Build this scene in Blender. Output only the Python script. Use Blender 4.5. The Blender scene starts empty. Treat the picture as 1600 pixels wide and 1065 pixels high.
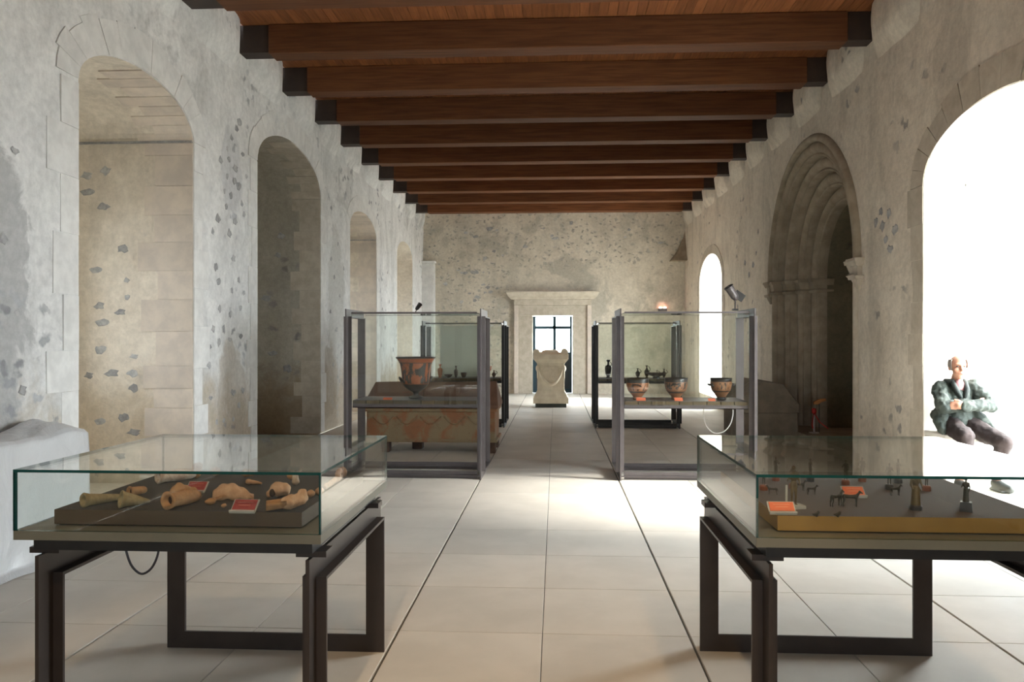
import bpy, bmesh, math, random
from mathutils import Vector, Matrix, noise as mnoise

scene = bpy.context.scene
COL = scene.collection
PI = math.pi
random.seed(7)

# ------------------------------------------------------------------ camera
cam = bpy.data.cameras.new('camera')
cam.sensor_width = 36.0
cam.lens = 1215.0 / 1600.0 * 36.0
cam.clip_start = 0.05
cam.clip_end = 500
camo = bpy.data.objects.new('camera', cam)
COL.objects.link(camo)
camo.location = (0, 0, 1.5)
camo.rotation_euler = (PI / 2, 0, math.atan(68 / 1215.0))
scene.camera = camo

# ------------------------------------------------------------------ sky, exposure
world = bpy.data.worlds.new('overcast_sky')
scene.world = world
world.use_nodes = True
bg = world.node_tree.nodes['Background']
bg.inputs['Color'].default_value = (0.84, 0.93, 1.0, 1)
bg.inputs['Strength'].default_value = 12.0

# hazy sun behind thin cloud, coming in low through the right-hand windows
sun = bpy.data.lights.new('hazy_sun', 'SUN')
sun.energy = 7.0
sun.angle = math.radians(14)
sun.color = (1.0, 0.965, 0.90)
suno = bpy.data.objects.new('hazy_sun', sun)
COL.objects.link(suno)
suno.rotation_euler = Vector((0, 0, -1)).rotation_difference(Vector((-0.80, 0.17, -0.56)).normalized()).to_euler()

scene.view_settings.view_transform = 'Standard'
scene.view_settings.look = 'None'
scene.view_settings.exposure = 1.05
scene.view_settings.gamma = 1.0
scene.view_settings.use_curve_mapping = False
scene.cycles.use_denoising = True
scene.cycles.adaptive_threshold = 0.02
scene.cycles.max_bounces = 10
scene.cycles.diffuse_bounces = 5
scene.cycles.transparent_max_bounces = 20
scene.cycles.sample_clamp_indirect = 6.0


def portal_light(name, loc, rot, sx, sy):
    """sampling portal for the sky in a window opening (emits nothing itself)"""
    li = bpy.data.lights.new(name, 'AREA')
    li.shape = 'RECTANGLE'
    li.size, li.size_y = sx, sy
    li.cycles.is_portal = True
    o = bpy.data.objects.new(name, li)
    COL.objects.link(o)
    o.location = loc
    o.rotation_euler = rot
    return o


# right-hand windows: light travels towards -X
portal_light('sky_portal', (4.86, 6.75, 1.9), (0, PI / 2, 0), 3.6, 2.5)
portal_light('sky_portal', (4.86, 18.63, 1.9), (0, PI / 2, 0), 3.6, 2.7)
for yy in (6.985, 15.265, 19.5):  # slits added at the recess ends for light
    portal_light('sky_portal', (-5.36, yy, 2.05), (0, -PI / 2, 0), 1.7, 0.32)
portal_light('sky_portal', (-0.1, -8.2, 2.0), (PI / 2, 0, 0), 1.6, 2.3)  # opening added in the unseen back wall for light
portal_light('sky_portal', (-0.08, 22.80, 1.15), (-PI / 2, 0, 0), 1.2, 2.3)


# ------------------------------------------------------------------ node helpers
class NT:
    def __init__(self, name):
        self.m = bpy.data.materials.new(name)
        self.m.use_nodes = True
        self.nt = self.m.node_tree
        self.bsdf = self.nt.nodes['Principled BSDF']
        self.out = self.nt.nodes['Material Output']
        self.pos = None

    def n(self, typ, **kw):
        nd = self.nt.nodes.new('ShaderNode' + typ)
        for k, v in kw.items():
            if hasattr(nd, k) and k not in nd.inputs:
                setattr(nd, k, v)
        return nd

    def link(self, a, b):
        self.nt.links.new(a, b)

    def put(self, sock, v):
        if isinstance(v, bpy.types.NodeSocket):
            self.link(v, sock)
        elif isinstance(v, (tuple, list)) and len(v) == 3 and sock.type == 'RGBA':
            sock.default_value = (*v, 1)
        else:
            sock.default_value = v

    def position(self):
        if self.pos is None:
            self.pos = self.n('NewGeometry').outputs['Position']
        return self.pos

    def objco(self):
        return self.n('TexCoord').outputs['Object']

    def scale(self, vec, s):
        nd = self.n('VectorMath', operation='MULTIPLY')
        self.link(vec, nd.inputs[0])
        nd.inputs[1].default_value = s if isinstance(s, tuple) else (s, s, s)
        return nd.outputs[0]

    def noise(self, vec, scale, detail=4, rough=0.55, dist=0.0, color=False):
        nd = self.n('TexNoise')
        self.link(vec, nd.inputs['Vector'])
        nd.inputs['Scale'].default_value = scale
        nd.inputs['Detail'].default_value = detail
        nd.inputs['Roughness'].default_value = rough
        nd.inputs['Distortion'].default_value = dist
        return nd.outputs['Color' if color else 'Fac']

    def voro(self, vec, scale, rand=1.0, feature='F1'):
        nd = self.n('TexVoronoi', feature=feature)
        self.link(vec, nd.inputs['Vector'])
        nd.inputs['Scale'].default_value = scale
        nd.inputs['Randomness'].default_value = rand
        return nd.outputs

    def math(self, op, a, b=0.0, c=None, clamp=False):
        nd = self.n('Math', operation=op)
        nd.use_clamp = clamp
        self.put(nd.inputs[0], a)
        self.put(nd.inputs[1], b)
        if c is not None:
            self.put(nd.inputs[2], c)
        return nd.outputs[0]

    def step(self, v, lo, hi):
        nd = self.n('MapRange', interpolation_type='SMOOTHSTEP')
        self.put(nd.inputs['Value'], v)
        nd.inputs['From Min'].default_value = lo
        nd.inputs['From Max'].default_value = hi
        return nd.outputs['Result']

    def mix(self, f, a, b, mode='MIX'):
        nd = self.n('Mix', data_type='RGBA', blend_type=mode)
        self.put(nd.inputs[0], f)
        self.put(nd.inputs[6], a)
        self.put(nd.inputs[7], b)
        return nd.outputs[2]

    def sep(self, v):
        nd = self.n('SeparateXYZ')
        self.link(v, nd.inputs[0])
        return nd.outputs

    def bump(self, h, strength=0.3, dist=0.02):
        nd = self.n('Bump')
        nd.inputs['Strength'].default_value = strength
        nd.inputs['Distance'].default_value = dist
        self.link(h, nd.inputs['Height'])
        self.link(nd.outputs[0], self.bsdf.inputs['Normal'])

    def set(self, color=None, rough=None, metal=None, **kw):
        b = self.bsdf.inputs
        if color is not None:
            self.put(b['Base Color'], color)
        if rough is not None:
            self.put(b['Roughness'], rough)
        if metal is not None:
            self.put(b['Metallic'], metal)
        for k, v in kw.items():
            self.put(b[k], v)
        return self.m


M = {}


def plaster(key, light, dark, stone, grey, cover=0.5, stone_amt=0.55, region=None, brown=None, vs=5.5, worn=()):
    """old lime plaster with worn grey areas and rubble stones showing through"""
    t = NT(key)
    p = t.position()
    big = t.noise(p, 0.55, 5, 0.6, 0.4)
    mid = t.noise(p, 2.6, 7, 0.65, 0.6)
    fine = t.noise(p, 16.0, 6, 0.7)
    c = t.mix(t.step(mid, 0.3, 0.72), light, dark)
    stk = t.noise(t.scale(p, (1.0, 1.0, 0.28)), 1.7, 5, 0.65, 0.5)
    c = t.mix(t.math('MULTIPLY', t.step(stk, 0.48, 0.66), 0.45), c, grey)
    g = t.step(t.math('ADD', t.math('MULTIPLY', big, 0.75), t.math('MULTIPLY', mid, 0.35)), cover + 0.03, cover + 0.12)
    c = t.mix(t.math('MULTIPLY', g, 0.75), c, grey)
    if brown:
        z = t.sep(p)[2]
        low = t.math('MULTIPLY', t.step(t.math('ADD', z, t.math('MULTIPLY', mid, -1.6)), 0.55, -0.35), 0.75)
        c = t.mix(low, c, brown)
    for (cy, cz, ry, rz, col, amt) in worn:
        sp_ = t.sep(p)
        a_ = t.math('POWER', t.math('DIVIDE', t.math('SUBTRACT', sp_[1], cy), ry), 2.0)
        b_ = t.math('POWER', t.math('DIVIDE', t.math('SUBTRACT', sp_[2], cz), rz), 2.0)
        e_ = t.math('ADD', t.math('ADD', a_, b_), t.math('MULTIPLY', t.math('SUBTRACT', mid, 0.5), 3.2))
        c = t.mix(t.math('MULTIPLY', t.step(e_, 1.15, 0.75), amt), c, col)
    # rubble stones
    wob = t.noise(p, 5.0, 3, 0.6, 0, True)
    nd = t.n('VectorMath', operation='MULTIPLY_ADD')
    t.link(wob, nd.inputs[0])
    nd.inputs[1].default_value = (0.28, 0.28, 0.28)
    t.link(p, nd.inputs[2])
    pv = t.scale(nd.outputs[0], (1.0, 1.0, 1.45))
    vo = t.voro(pv, vs)
    shape = t.step(t.math('ADD', vo['Distance'], t.math('MULTIPLY', t.noise(p, 22, 3), 0.3)), 0.62, 0.34)
    rnd = t.sep(vo['Color'])[0]
    pick = t.step(rnd, 1.0 - stone_amt, 1.0 - stone_amt + 0.08)
    reg = t.step(t.noise(p, 0.8, 3, 0.6), 0.50, 0.60) if region is None else region(t, p, big, mid)
    m = t.math('MULTIPLY', t.math('MULTIPLY', shape, pick), reg)
    scol = t.mix(t.sep(vo['Color'])[1], stone, tuple(min(1, s * 1.9) for s in stone))
    c = t.mix(t.math('MULTIPLY', m, 0.85), c, scol)
    c = t.mix(0.55, c, t.mix(t.step(fine, 0.25, 0.75), (0.62, 0.62, 0.62), (1, 1, 1)), 'MULTIPLY')
    c = t.mix(0.22, c, (1, 1, 1), 'SCREEN') if False else c
    h = t.math('ADD', t.math('MULTIPLY', fine, 0.35), t.math('ADD', t.math('MULTIPLY', mid, 0.8), t.math('MULTIPLY', m, -0.25)))
    t.set(c, 0.93)
    t.bsdf.inputs['Specular IOR Level'].default_value = 0.2
    t.bump(h, 0.55, 0.03)
    M[key] = t.m


def far_region(t, p, big, mid):
    s = t.sep(p)
    a = t.step(t.math('ADD', s[2], t.math('MULTIPLY', mid, 1.6)), 4.1, 4.6)
    b = t.step(t.math('ADD', s[0], t.math('MULTIPLY', mid, 1.8)), 0.0, -0.7)
    return t.math('MAXIMUM', a, b)


plaster('plaster_left', (0.85, 0.845, 0.815), (0.70, 0.695, 0.67), (0.24, 0.245, 0.25), (0.46, 0.46, 0.44), 0.585, 0.30,
        brown=(0.46, 0.37, 0.25),
        worn=((4.9, 1.75, 0.55, 1.15, (0.40, 0.40, 0.39), 0.75), (8.95, 0.75, 0.4, 0.75, (0.44, 0.375, 0.29), 0.55), (8.95, 3.5, 0.3, 0.55, (0.55, 0.555, 0.56), 0.6),
              (13.3, 1.9, 0.5, 1.5, (0.52, 0.51, 0.47), 0.6), (12.9, 0.8, 0.5, 0.6, (0.40, 0.33, 0.24), 0.5)))
plaster('plaster_right', (0.83, 0.76, 0.64), (0.72, 0.65, 0.54), (0.20, 0.19, 0.18), (0.45, 0.41, 0.34), 0.66, 0.16)
plaster('plaster_far', (0.70, 0.64, 0.53), (0.58, 0.52, 0.42), (0.25, 0.24, 0.215), (0.45, 0.42, 0.35), 0.54, 0.62,
        region=far_region, vs=7.5)
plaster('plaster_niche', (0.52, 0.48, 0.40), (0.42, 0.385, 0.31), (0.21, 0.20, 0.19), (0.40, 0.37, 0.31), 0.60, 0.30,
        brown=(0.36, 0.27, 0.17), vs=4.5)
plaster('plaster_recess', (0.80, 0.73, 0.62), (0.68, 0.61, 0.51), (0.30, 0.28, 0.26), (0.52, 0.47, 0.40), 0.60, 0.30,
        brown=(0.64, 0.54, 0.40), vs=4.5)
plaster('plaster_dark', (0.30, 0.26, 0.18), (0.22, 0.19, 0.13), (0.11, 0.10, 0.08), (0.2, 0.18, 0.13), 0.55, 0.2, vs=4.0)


def simple(key, a, b, scale=6, rough=0.8, metal=0.0, bump=0.0, obj=False, stretch=None, detail=5, bdist=0.01, rnd=0.0, spec=None):
    t = NT(key)
    p = t.objco() if obj else t.position()
    if stretch:
        p = t.scale(p, stretch)
    f = t.noise(p, scale, detail, 0.6, 0.2)
    c = t.mix(t.step(f, 0.3, 0.7), a, b)
    if rnd:
        oi = t.n('ObjectInfo').outputs['Random']
        v = t.math('MULTIPLY_ADD', oi, rnd, 1.0 - rnd)
        cc = t.n('CombineXYZ')
        for k in range(3):
            t.link(v, cc.inputs[k])
        c = t.mix(1.0, c, cc.outputs[0], 'MULTIPLY')
    t.set(c, rough, metal)
    if spec is not None:
        t.bsdf.inputs['Specular IOR Level'].default_value = spec
    if bump:
        t.bump(f, bump, bdist)
    M[key] = t.m
    return t


simple('limestone', (0.78, 0.77, 0.735), (0.65, 0.64, 0.61), 7, 0.9, bump=0.3, rnd=0.07)
simple('limestone_pink', (0.72, 0.63, 0.53), (0.60, 0.53, 0.46), 6, 0.9, bump=0.3, rnd=0.15)
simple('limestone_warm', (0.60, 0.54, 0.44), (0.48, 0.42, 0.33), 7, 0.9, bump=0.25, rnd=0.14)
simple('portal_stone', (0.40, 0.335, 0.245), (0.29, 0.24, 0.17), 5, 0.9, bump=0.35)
simple('jamb_white', (0.82, 0.79, 0.72), (0.74, 0.70, 0.62), 4, 0.9, bump=0.2)
simple('rubble', (0.36, 0.36, 0.36), (0.55, 0.54, 0.52), 18, 0.9, bump=0.4, rnd=0.4)
simple('rubble_red', (0.30, 0.17, 0.11), (0.38, 0.26, 0.18), 12, 0.9, bump=0.4)
simple('tile', (0.64, 0.595, 0.52), (0.57, 0.53, 0.46), 2.2, 0.58, spec=0.3, bump=0.04, rnd=0.10, detail=8)
simple('joint', (0.10, 0.105, 0.10), (0.15, 0.15, 0.14), 10, 0.9)
simple('ground', (0.42, 0.40, 0.37), (0.36, 0.35, 0.32), 1.0, 0.95)
simple('beam_wood', (0.185, 0.070, 0.026), (0.105, 0.038, 0.015), 3, 0.68, spec=0.25, bump=0.12, stretch=(0.5, 9, 9), rnd=0.25, detail=7)
simple('board_wood', (0.36, 0.13, 0.045), (0.23, 0.08, 0.028), 4, 0.55, bump=0.15, stretch=(9, 0.6, 9), rnd=0.35)
simple('beam_dark', (0.045, 0.028, 0.02), (0.028, 0.018, 0.014), 5, 0.7)
simple('steel', (0.046, 0.034, 0.028), (0.038, 0.028, 0.023), 9, 0.38, 0.3, spec=0.5)
simple('steel_grey', (0.125, 0.108, 0.106), (0.105, 0.09, 0.088), 9, 0.40, 0.35)
simple('steel_black', (0.030, 0.027, 0.024), (0.022, 0.02, 0.018), 9, 0.45, 0.3)
simple('base_grey', (0.15, 0.142, 0.105), (0.13, 0.123, 0.09), 4, 0.45)
simple('felt', (0.058, 0.05, 0.042), (0.048, 0.042, 0.035), 60, 0.85, bump=0.1)
simple('felt_warm', (0.10, 0.078, 0.062), (0.085, 0.066, 0.052), 60, 0.85, bump=0.1)
simple('edge_brown', (0.075, 0.045, 0.018), (0.06, 0.036, 0.014), 9, 0.5)
simple('edge_gold', (0.36, 0.20, 0.04), (0.31, 0.17, 0.033), 9, 0.36, 0.35)
simple('slat_wood', (0.13, 0.085, 0.035), (0.09, 0.06, 0.026), 12, 0.6, rnd=0.3)
simple('terracotta', (0.50, 0.27, 0.115), (0.33, 0.165, 0.07), 30, 0.85, bump=0.35, obj=True, rnd=0.15)
simple('terracotta_pale', (0.58, 0.36, 0.21), (0.42, 0.235, 0.125), 30, 0.85, bump=0.35, obj=True)
simple('terracotta_olive', (0.34, 0.26, 0.13), (0.21, 0.155, 0.075), 30, 0.85, bump=0.35, obj=True)
simple('terracotta_white', (0.66, 0.57, 0.46), (0.36, 0.24, 0.17), 26, 0.85, bump=0.35, obj=True)
simple('hollow_shade', (0.035, 0.018, 0.01), (0.05, 0.028, 0.015), 10, 0.95)  # shade inside the fragments' cavities, put into the colour
simple('bronze', (0.045, 0.038, 0.02), (0.022, 0.02, 0.013), 30, 0.5, 0.25, obj=True)
simple('bronze_gold', (0.15, 0.10, 0.035), (0.07, 0.048, 0.02), 20, 0.45, 0.3, obj=True)
simple('wood_base', (0.22, 0.065, 0.022), (0.16, 0.045, 0.016), 20, 0.5, obj=True)
simple('black_base', (0.03, 0.027, 0.025), (0.02, 0.018, 0.016), 20, 0.4)
simple('label_red', (0.36, 0.045, 0.04), (0.31, 0.04, 0.035), 60, 0.6)
simple('label_orange', (0.80, 0.19, 0.085), (0.74, 0.17, 0.075), 60, 0.6)
simple('label_text', (0.55, 0.20, 0.14), (0.55, 0.20, 0.14), 10, 0.7)
simple('label_text_pale', (0.86, 0.36, 0.2), (0.86, 0.36, 0.2), 10, 0.7)
simple('black_gloss', (0.022, 0.02, 0.018), (0.03, 0.027, 0.025), 10, 0.28)
simple('clay_red', (0.42, 0.13, 0.045), (0.34, 0.10, 0.035), 14, 0.45)
simple('clay_dark', (0.07, 0.045, 0.035), (0.045, 0.03, 0.025), 14, 0.5)
simple('marble', (0.84, 0.74, 0.57), (0.70, 0.60, 0.44), 6, 0.8, bump=0.4, obj=True)
simple('slate', (0.06, 0.065, 0.055), (0.045, 0.05, 0.04), 8, 0.7)
simple('sarc_lid', (0.18, 0.095, 0.06), (0.13, 0.07, 0.045), 5, 0.85, bump=0.4, obj=True)
simple('support_wood', (0.10, 0.055, 0.035), (0.06, 0.034, 0.022), 8, 0.8, obj=True)
simple('grey_stone', (0.26, 0.215, 0.16), (0.19, 0.155, 0.115), 6, 0.9, bump=0.4, obj=True)
simple('door_frame', (0.018, 0.055, 0.075), (0.015, 0.045, 0.065), 8, 0.5)
simple('door_panel', (0.04, 0.05, 0.06), (0.03, 0.04, 0.05), 8, 0.5)
simple('skin', (0.50, 0.25, 0.16), (0.42, 0.20, 0.13), 20, 0.55, obj=True)
simple('hair_grey', (0.24, 0.20, 0.17), (0.16, 0.13, 0.11), 60, 0.8, obj=True)
simple('jacket', (0.055, 0.068, 0.056), (0.030, 0.040, 0.034), 9, 0.75, bump=0.5, obj=True, bdist=0.02)
simple('lapel', (0.03, 0.038, 0.034), (0.022, 0.028, 0.026), 9, 0.8, obj=True)
simple('trousers', (0.03, 0.018, 0.016), (0.018, 0.011, 0.010), 9, 0.85, bump=0.4, obj=True, bdist=0.02)
simple('shirt', (0.42, 0.22, 0.22), (0.36, 0.18, 0.18), 9, 0.8)
simple('shoe', (0.04, 0.042, 0.042), (0.028, 0.03, 0.03), 9, 0.5, obj=True)
simple('cable', (0.05, 0.045, 0.05), (0.04, 0.036, 0.04), 9, 0.5)
simple('cable_white', (0.6, 0.58, 0.54), (0.55, 0.53, 0.5), 9, 0.5)
simple('red_plastic', (0.55, 0.03, 0.02), (0.48, 0.025, 0.02), 9, 0.5)
simple('orange_wood', (0.60, 0.27, 0.09), (0.5, 0.2, 0.06), 20, 0.7)
simple('panel_pale', (0.80, 0.82, 0.74), (0.76, 0.78, 0.70), 3, 0.7)
simple('silver', (0.55, 0.55, 0.55), (0.5, 0.5, 0.5), 9, 0.35, 0.8)


def sarc_body():
    t = NT('sarc_body')
    p = t.objco()
    f = t.noise(p, 3.0, 6, 0.65, 1.2)
    g = t.noise(p, 9.0, 5, 0.6, 0.6)
    c = t.mix(t.step(f, 0.42, 0.56), (0.27, 0.12, 0.055), (0.25, 0.185, 0.105))
    c = t.mix(t.math('MULTIPLY', t.step(g, 0.55, 0.7), 0.6), c, (0.20, 0.105, 0.055))
    t.set(c, 0.88)
    t.bump(g, 0.5, 0.02)
    M['sarc_body'] = t.m


sarc_body()


def pottery(key, bands, orange=(0.34, 0.095, 0.03), black=(0.022, 0.019, 0.017), fig=None, rough=0.32):
    """painted pot: black bands at given local heights, black figures as blotches in a zone"""
    t = NT(key)
    p = t.objco()
    z = t.sep(p)[2]
    m = None
    for lo, hi in bands:
        b = t.math('MULTIPLY', t.math('GREATER_THAN', z, lo), t.math('LESS_THAN', z, hi))
        m = b if m is None else t.math('MAXIMUM', m, b)
    if fig:
        lo, hi, sc, th = fig
        f = t.noise(t.scale(p, (1.0, 1.0, 0.42)), sc, 3, 0.6, 0.8)
        zone = t.math('MULTIPLY', t.math('GREATER_THAN', z, lo), t.math('LESS_THAN', z, hi))
        m = t.math('MAXIMUM', m, t.math('MULTIPLY', zone, t.step(f, th, th + 0.03)))
    w = t.noise(p, 25, 4)
    o = t.mix(t.step(w, 0.3, 0.7), orange, tuple(x * 0.75 for x in orange))
    t.set(t.mix(m, o, black), rough)
    M[key] = t.m


pottery('krater_paint', [(0.0, 0.165), (0.452, 0.50), (0.40, 0.407)], fig=(0.17, 0.40, 11, 0.505))
pottery('bowl_paint_a', [(0.075, 0.092), (0.185, 0.30)], orange=(0.36, 0.15, 0.07), fig=(0.10, 0.18, 26, 0.51))
pottery('bowl_paint_b', [(0.072, 0.09), (0.195, 0.30), (0.095, 0.10)], orange=(0.34, 0.15, 0.07), fig=(0.115, 0.19, 34, 0.5))
pottery('bowl_paint_c', [(0.0, 0.03), (0.088, 0.102), (0.20, 0.30)], orange=(0.36, 0.17, 0.08), fig=(0.11, 0.19, 30, 0.51))


def glass_mats():
    t = NT('glass')
    nt = t.nt
    nt.nodes.remove(t.bsdf)
    lw = t.n('LayerWeight')
    lw.inputs['Blend'].default_value = 0.5
    f = t.math('POWER', lw.outputs['Facing'], 5.0)
    f = t.math('MULTIPLY_ADD', f, 0.96, 0.04)
    tr = t.n('BsdfTransparent')
    tr.inputs[0].default_value = (0.975, 0.99, 0.98, 1)
    gl = t.n('BsdfGlossy')
    gl.inputs['Roughness'].default_value = 0.01
    gl.inputs['Color'].default_value = (1, 1, 1, 1)
    mx = t.n('MixShader')
    t.link(f, mx.inputs[0])
    t.link(tr.outputs[0], mx.inputs[1])
    t.link(gl.outputs[0], mx.inputs[2])
    t.link(mx.outputs[0], t.out.inputs[0])
    M['glass'] = t.m
    t = NT('glass_edge')
    t.set((0.004, 0.055, 0.05), 0.15)
    M['glass_edge'] = t.m
    t = NT('acrylic')
    t.nt.nodes.remove(t.bsdf)
    tr = t.n('BsdfTransparent')
    df = t.n('BsdfDiffuse')
    df.inputs[0].default_value = (0.75, 0.75, 0.68, 1)
    mx = t.n('MixShader')
    mx.inputs[0].default_value = 0.4
    t.link(tr.outputs[0], mx.inputs[1])
    t.link(df.outputs[0], mx.inputs[2])
    t.link(mx.outputs[0], t.out.inputs[0])
    M['acrylic'] = t.m
    t = NT('plastic_sheet')
    p = t.position()
    f = t.noise(t.scale(p, (1, 1, 0.5)), 4.0, 5, 0.6, 1.0)
    t.set(t.mix(f, (0.50, 0.50, 0.495), (0.64, 0.64, 0.63)), 0.28)
    t.bump(f, 0.6, 0.04)
    M['plastic_sheet'] = t.m
    t = NT('lamp_red')
    t.set((1, 0.4, 0.3), 0.5)
    t.bsdf.inputs['Emission Color'].default_value = (1.0, 0.45, 0.35, 1)
    t.bsdf.inputs['Emission Strength'].default_value = 12
    M['lamp_red'] = t.m
    t = NT('lamp_warm')
    t.set((1, 0.8, 0.5), 0.5)
    t.bsdf.inputs['Emission Color'].default_value = (1.0, 0.78, 0.5, 1)
    t.bsdf.inputs['Emission Strength'].default_value = 20
    M['lamp_warm'] = t.m


glass_mats()


# ------------------------------------------------------------------ mesh helpers
def newobj(name, me, parent=None, loc=(0, 0, 0), rot=(0, 0, 0)):
    o = bpy.data.objects.new(name, me)
    COL.objects.link(o)
    o.location = loc
    o.rotation_euler = rot
    if parent is not None:
        o.parent = parent
    return o


def finish(name, bm, mats, parent=None, loc=(0, 0, 0), rot=(0, 0, 0), smooth=False, bevel=0.0, norm=True):
    if norm:
        bmesh.ops.recalc_face_normals(bm, faces=bm.faces[:])
    me = bpy.data.meshes.new(name)
    bm.to_mesh(me)
    bm.free()
    if not isinstance(mats, (list, tuple)):
        mats = [mats]
    for m in mats:
        me.materials.append(M[m])
    if smooth:
        for p in me.polygons:
            p.use_smooth = True
    o = newobj(name, me, parent, loc, rot)
    if bevel:
        b = o.modifiers.new('bevel', 'BEVEL')
        b.width = bevel
        b.segments = 2
        b.limit_method = 'ANGLE'
    return o


def box(bm, x0, x1, y0, y1, z0, z1, mi=0):
    vs = [bm.verts.new(p) for p in ((x0, y0, z0), (x1, y0, z0), (x1, y1, z0), (x0, y1, z0),
                                    (x0, y0, z1), (x1, y0, z1), (x1, y1, z1), (x0, y1, z1))]
    fs = []
    for f in ((0, 3, 2, 1), (4, 5, 6, 7), (0, 1, 5, 4), (1, 2, 6, 5), (2, 3, 7, 6), (3, 0, 4, 7)):
        q = bm.faces.new([vs[i] for i in f])
        q.material_index = mi
        fs.append(q)
    return vs, fs


def boxobj(name, mat, parent, *b, bevel=0.0):
    bm = bmesh.new()
    box(bm, *b)
    return finish(name, bm, mat, parent, bevel=bevel)


def patch(bm, fn, nu, nv, mi=0, flip=False):
    g = [[bm.verts.new(fn(i / nu, j / nv)) for j in range(nv + 1)] for i in range(nu + 1)]
    for i in range(nu):
        for j in range(nv):
            q = [g[i][j], g[i + 1][j], g[i + 1][j + 1], g[i][j + 1]]
            if flip:
                q.reverse()
            try:
                bm.faces.new(q).material_index = mi
            except ValueError:
                pass
    return g


def prism(bm, pts, d0, d1, mp, mi=0):
    """polygon pts (2D) extruded between d0 and d1, mp(a, b, d) -> xyz"""
    a = [bm.verts.new(mp(p[0], p[1], d0)) for p in pts]
    b = [bm.verts.new(mp(p[0], p[1], d1)) for p in pts]
    n = len(pts)
    bm.faces.new(a).material_index = mi
    bm.faces.new(b[::-1]).material_index = mi
    for i in range(n):
        bm.faces.new([a[i], b[i], b[(i + 1) % n], a[(i + 1) % n]]).material_index = mi


def lathe(bm, prof, seg=28, mi=0, cx=0, cy=0):
    rings = []
    for r, z in prof:
        if r < 1e-5:
            rings.append([bm.verts.new((cx, cy, z))])
        else:
            rings.append([bm.verts.new((cx + r * math.cos(2 * PI * k / seg), cy + r * math.sin(2 * PI * k / seg), z)) for k in range(seg)])
    for a, b in zip(rings, rings[1:]):
        for k in range(seg):
            k2 = (k + 1) % seg
            if len(a) == 1 and len(b) == 1:
                continue
            if len(a) == 1:
                f = [a[0], b[k], b[k2]]
            elif len(b) == 1:
                f = [a[k], b[0], a[k2]]
            else:
                f = [a[k], b[k], b[k2], a[k2]]
            bm.faces.new(f).material_index = mi


def tube(bm, pts, r, seg=8, mi=0, cap=True):
    pts = [Vector(p) for p in pts]
    rs = r if isinstance(r, (list, tuple)) else [r] * len(pts)
    rings = []
    up = Vector((0, 0, 1))
    prev = None
    for i, p in enumerate(pts):
        d = (pts[min(i + 1, len(pts) - 1)] - pts[max(i - 1, 0)]).normalized()
        if prev is None:
            a = d.cross(up)
            if a.length < 1e-3:
                a = d.cross(Vector((1, 0, 0)))
        else:
            a = prev - d * prev.dot(d)
            if a.length < 1e-4:
                a = d.cross(up)
        a.normalize()
        prev = a
        b = d.cross(a)
        rings.append([bm.verts.new(p + (a * math.cos(2 * PI * k / seg) + b * math.sin(2 * PI * k / seg)) * rs[i]) for k in range(seg)])
    for A, B in zip(rings, rings[1:]):
        for k in range(seg):
            bm.faces.new([A[k], A[(k + 1) % seg], B[(k + 1) % seg], B[k]]).material_index = mi
    if cap:
        bm.faces.new(rings[0][::-1]).material_index = mi
        bm.faces.new(rings[-1]).material_index = mi


def spline(pts, n=8):
    P_ = [Vector(p) for p in pts]
    out = []
    for i in range(len(P_) - 1):
        a, b = P_[max(i - 1, 0)], P_[i]
        c, d = P_[i + 1], P_[min(i + 2, len(P_) - 1)]
        for k in range(n):
            t = k / n
            out.append(0.5 * ((2 * b) + (c - a) * t + (2 * a - 5 * b + 4 * c - d) * t * t + (3 * b - a - 3 * c + d) * t ** 3))
    return out + [P_[-1]]


def capsule(bm, p0, r0, p1, r1, seg=12):
    p0, p1 = Vector(p0), Vector(p1)
    for p, r in ((p0, r0), (p1, r1)):
        bmesh.ops.create_uvsphere(bm, u_segments=seg, v_segments=8, radius=r, matrix=Matrix.Translation(p))
    d = p1 - p0
    if d.length > 1e-5:
        q = Vector((0, 0, 1)).rotation_difference(d.normalized()).to_matrix().to_4x4()
        bmesh.ops.create_cone(bm, cap_ends=True, segments=seg, radius1=r0, radius2=r1, depth=d.length,
                              matrix=Matrix.Translation((p0 + p1) / 2) @ q)


def ellipsoid(bm, c, rx, ry, rz, rot=None, seg=16):
    m = Matrix.Translation(Vector(c))
    if rot:
        m = m @ rot.to_4x4()
    m = m @ Matrix.Diagonal((rx, ry, rz, 1))
    bmesh.ops.create_uvsphere(bm, u_segments=seg, v_segments=12, radius=1.0, matrix=m)


def blob(name, bm, mat, parent=None, loc=(0, 0, 0), rot=(0, 0, 0), voxel=0.01, smooth_it=3, disp=0.0, dscale=0.05):
    """overlapping solids grown into one continuous skin"""
    o = finish(name, bm, mat, parent, loc, rot, smooth=True)
    r = o.modifiers.new('remesh', 'REMESH')
    r.mode = 'VOXEL'
    r.voxel_size = voxel
    r.use_smooth_shade = True
    if smooth_it:
        s = o.modifiers.new('smooth', 'SMOOTH')
        s.factor = 0.5
        s.iterations = smooth_it
    if disp:
        tx = bpy.data.textures.new(name + '_folds', 'CLOUDS')
        tx.noise_scale = dscale
        d = o.modifiers.new('displace', 'DISPLACE')
        d.texture = tx
        d.strength = disp
        d.mid_level = 0.5
    return o


def empty(name, loc=(0, 0, 0), rz=0.0):
    o = bpy.data.objects.new(name, None)
    o.empty_display_size = 0.1
    COL.objects.link(o)
    o.location = loc
    o.rotation_euler = (0, 0, rz)
    return o


def tag(o, label=None, cat=None, group=None, kind=None):
    if label:
        o['label'] = label
    if cat:
        o['category'] = cat
    if group:
        o['group'] = group
    if kind:
        o['kind'] = kind
    return o


def dupe(o, parent=None):
    c = o.copy()
    COL.objects.link(c)
    c.parent = parent
    return c


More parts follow.
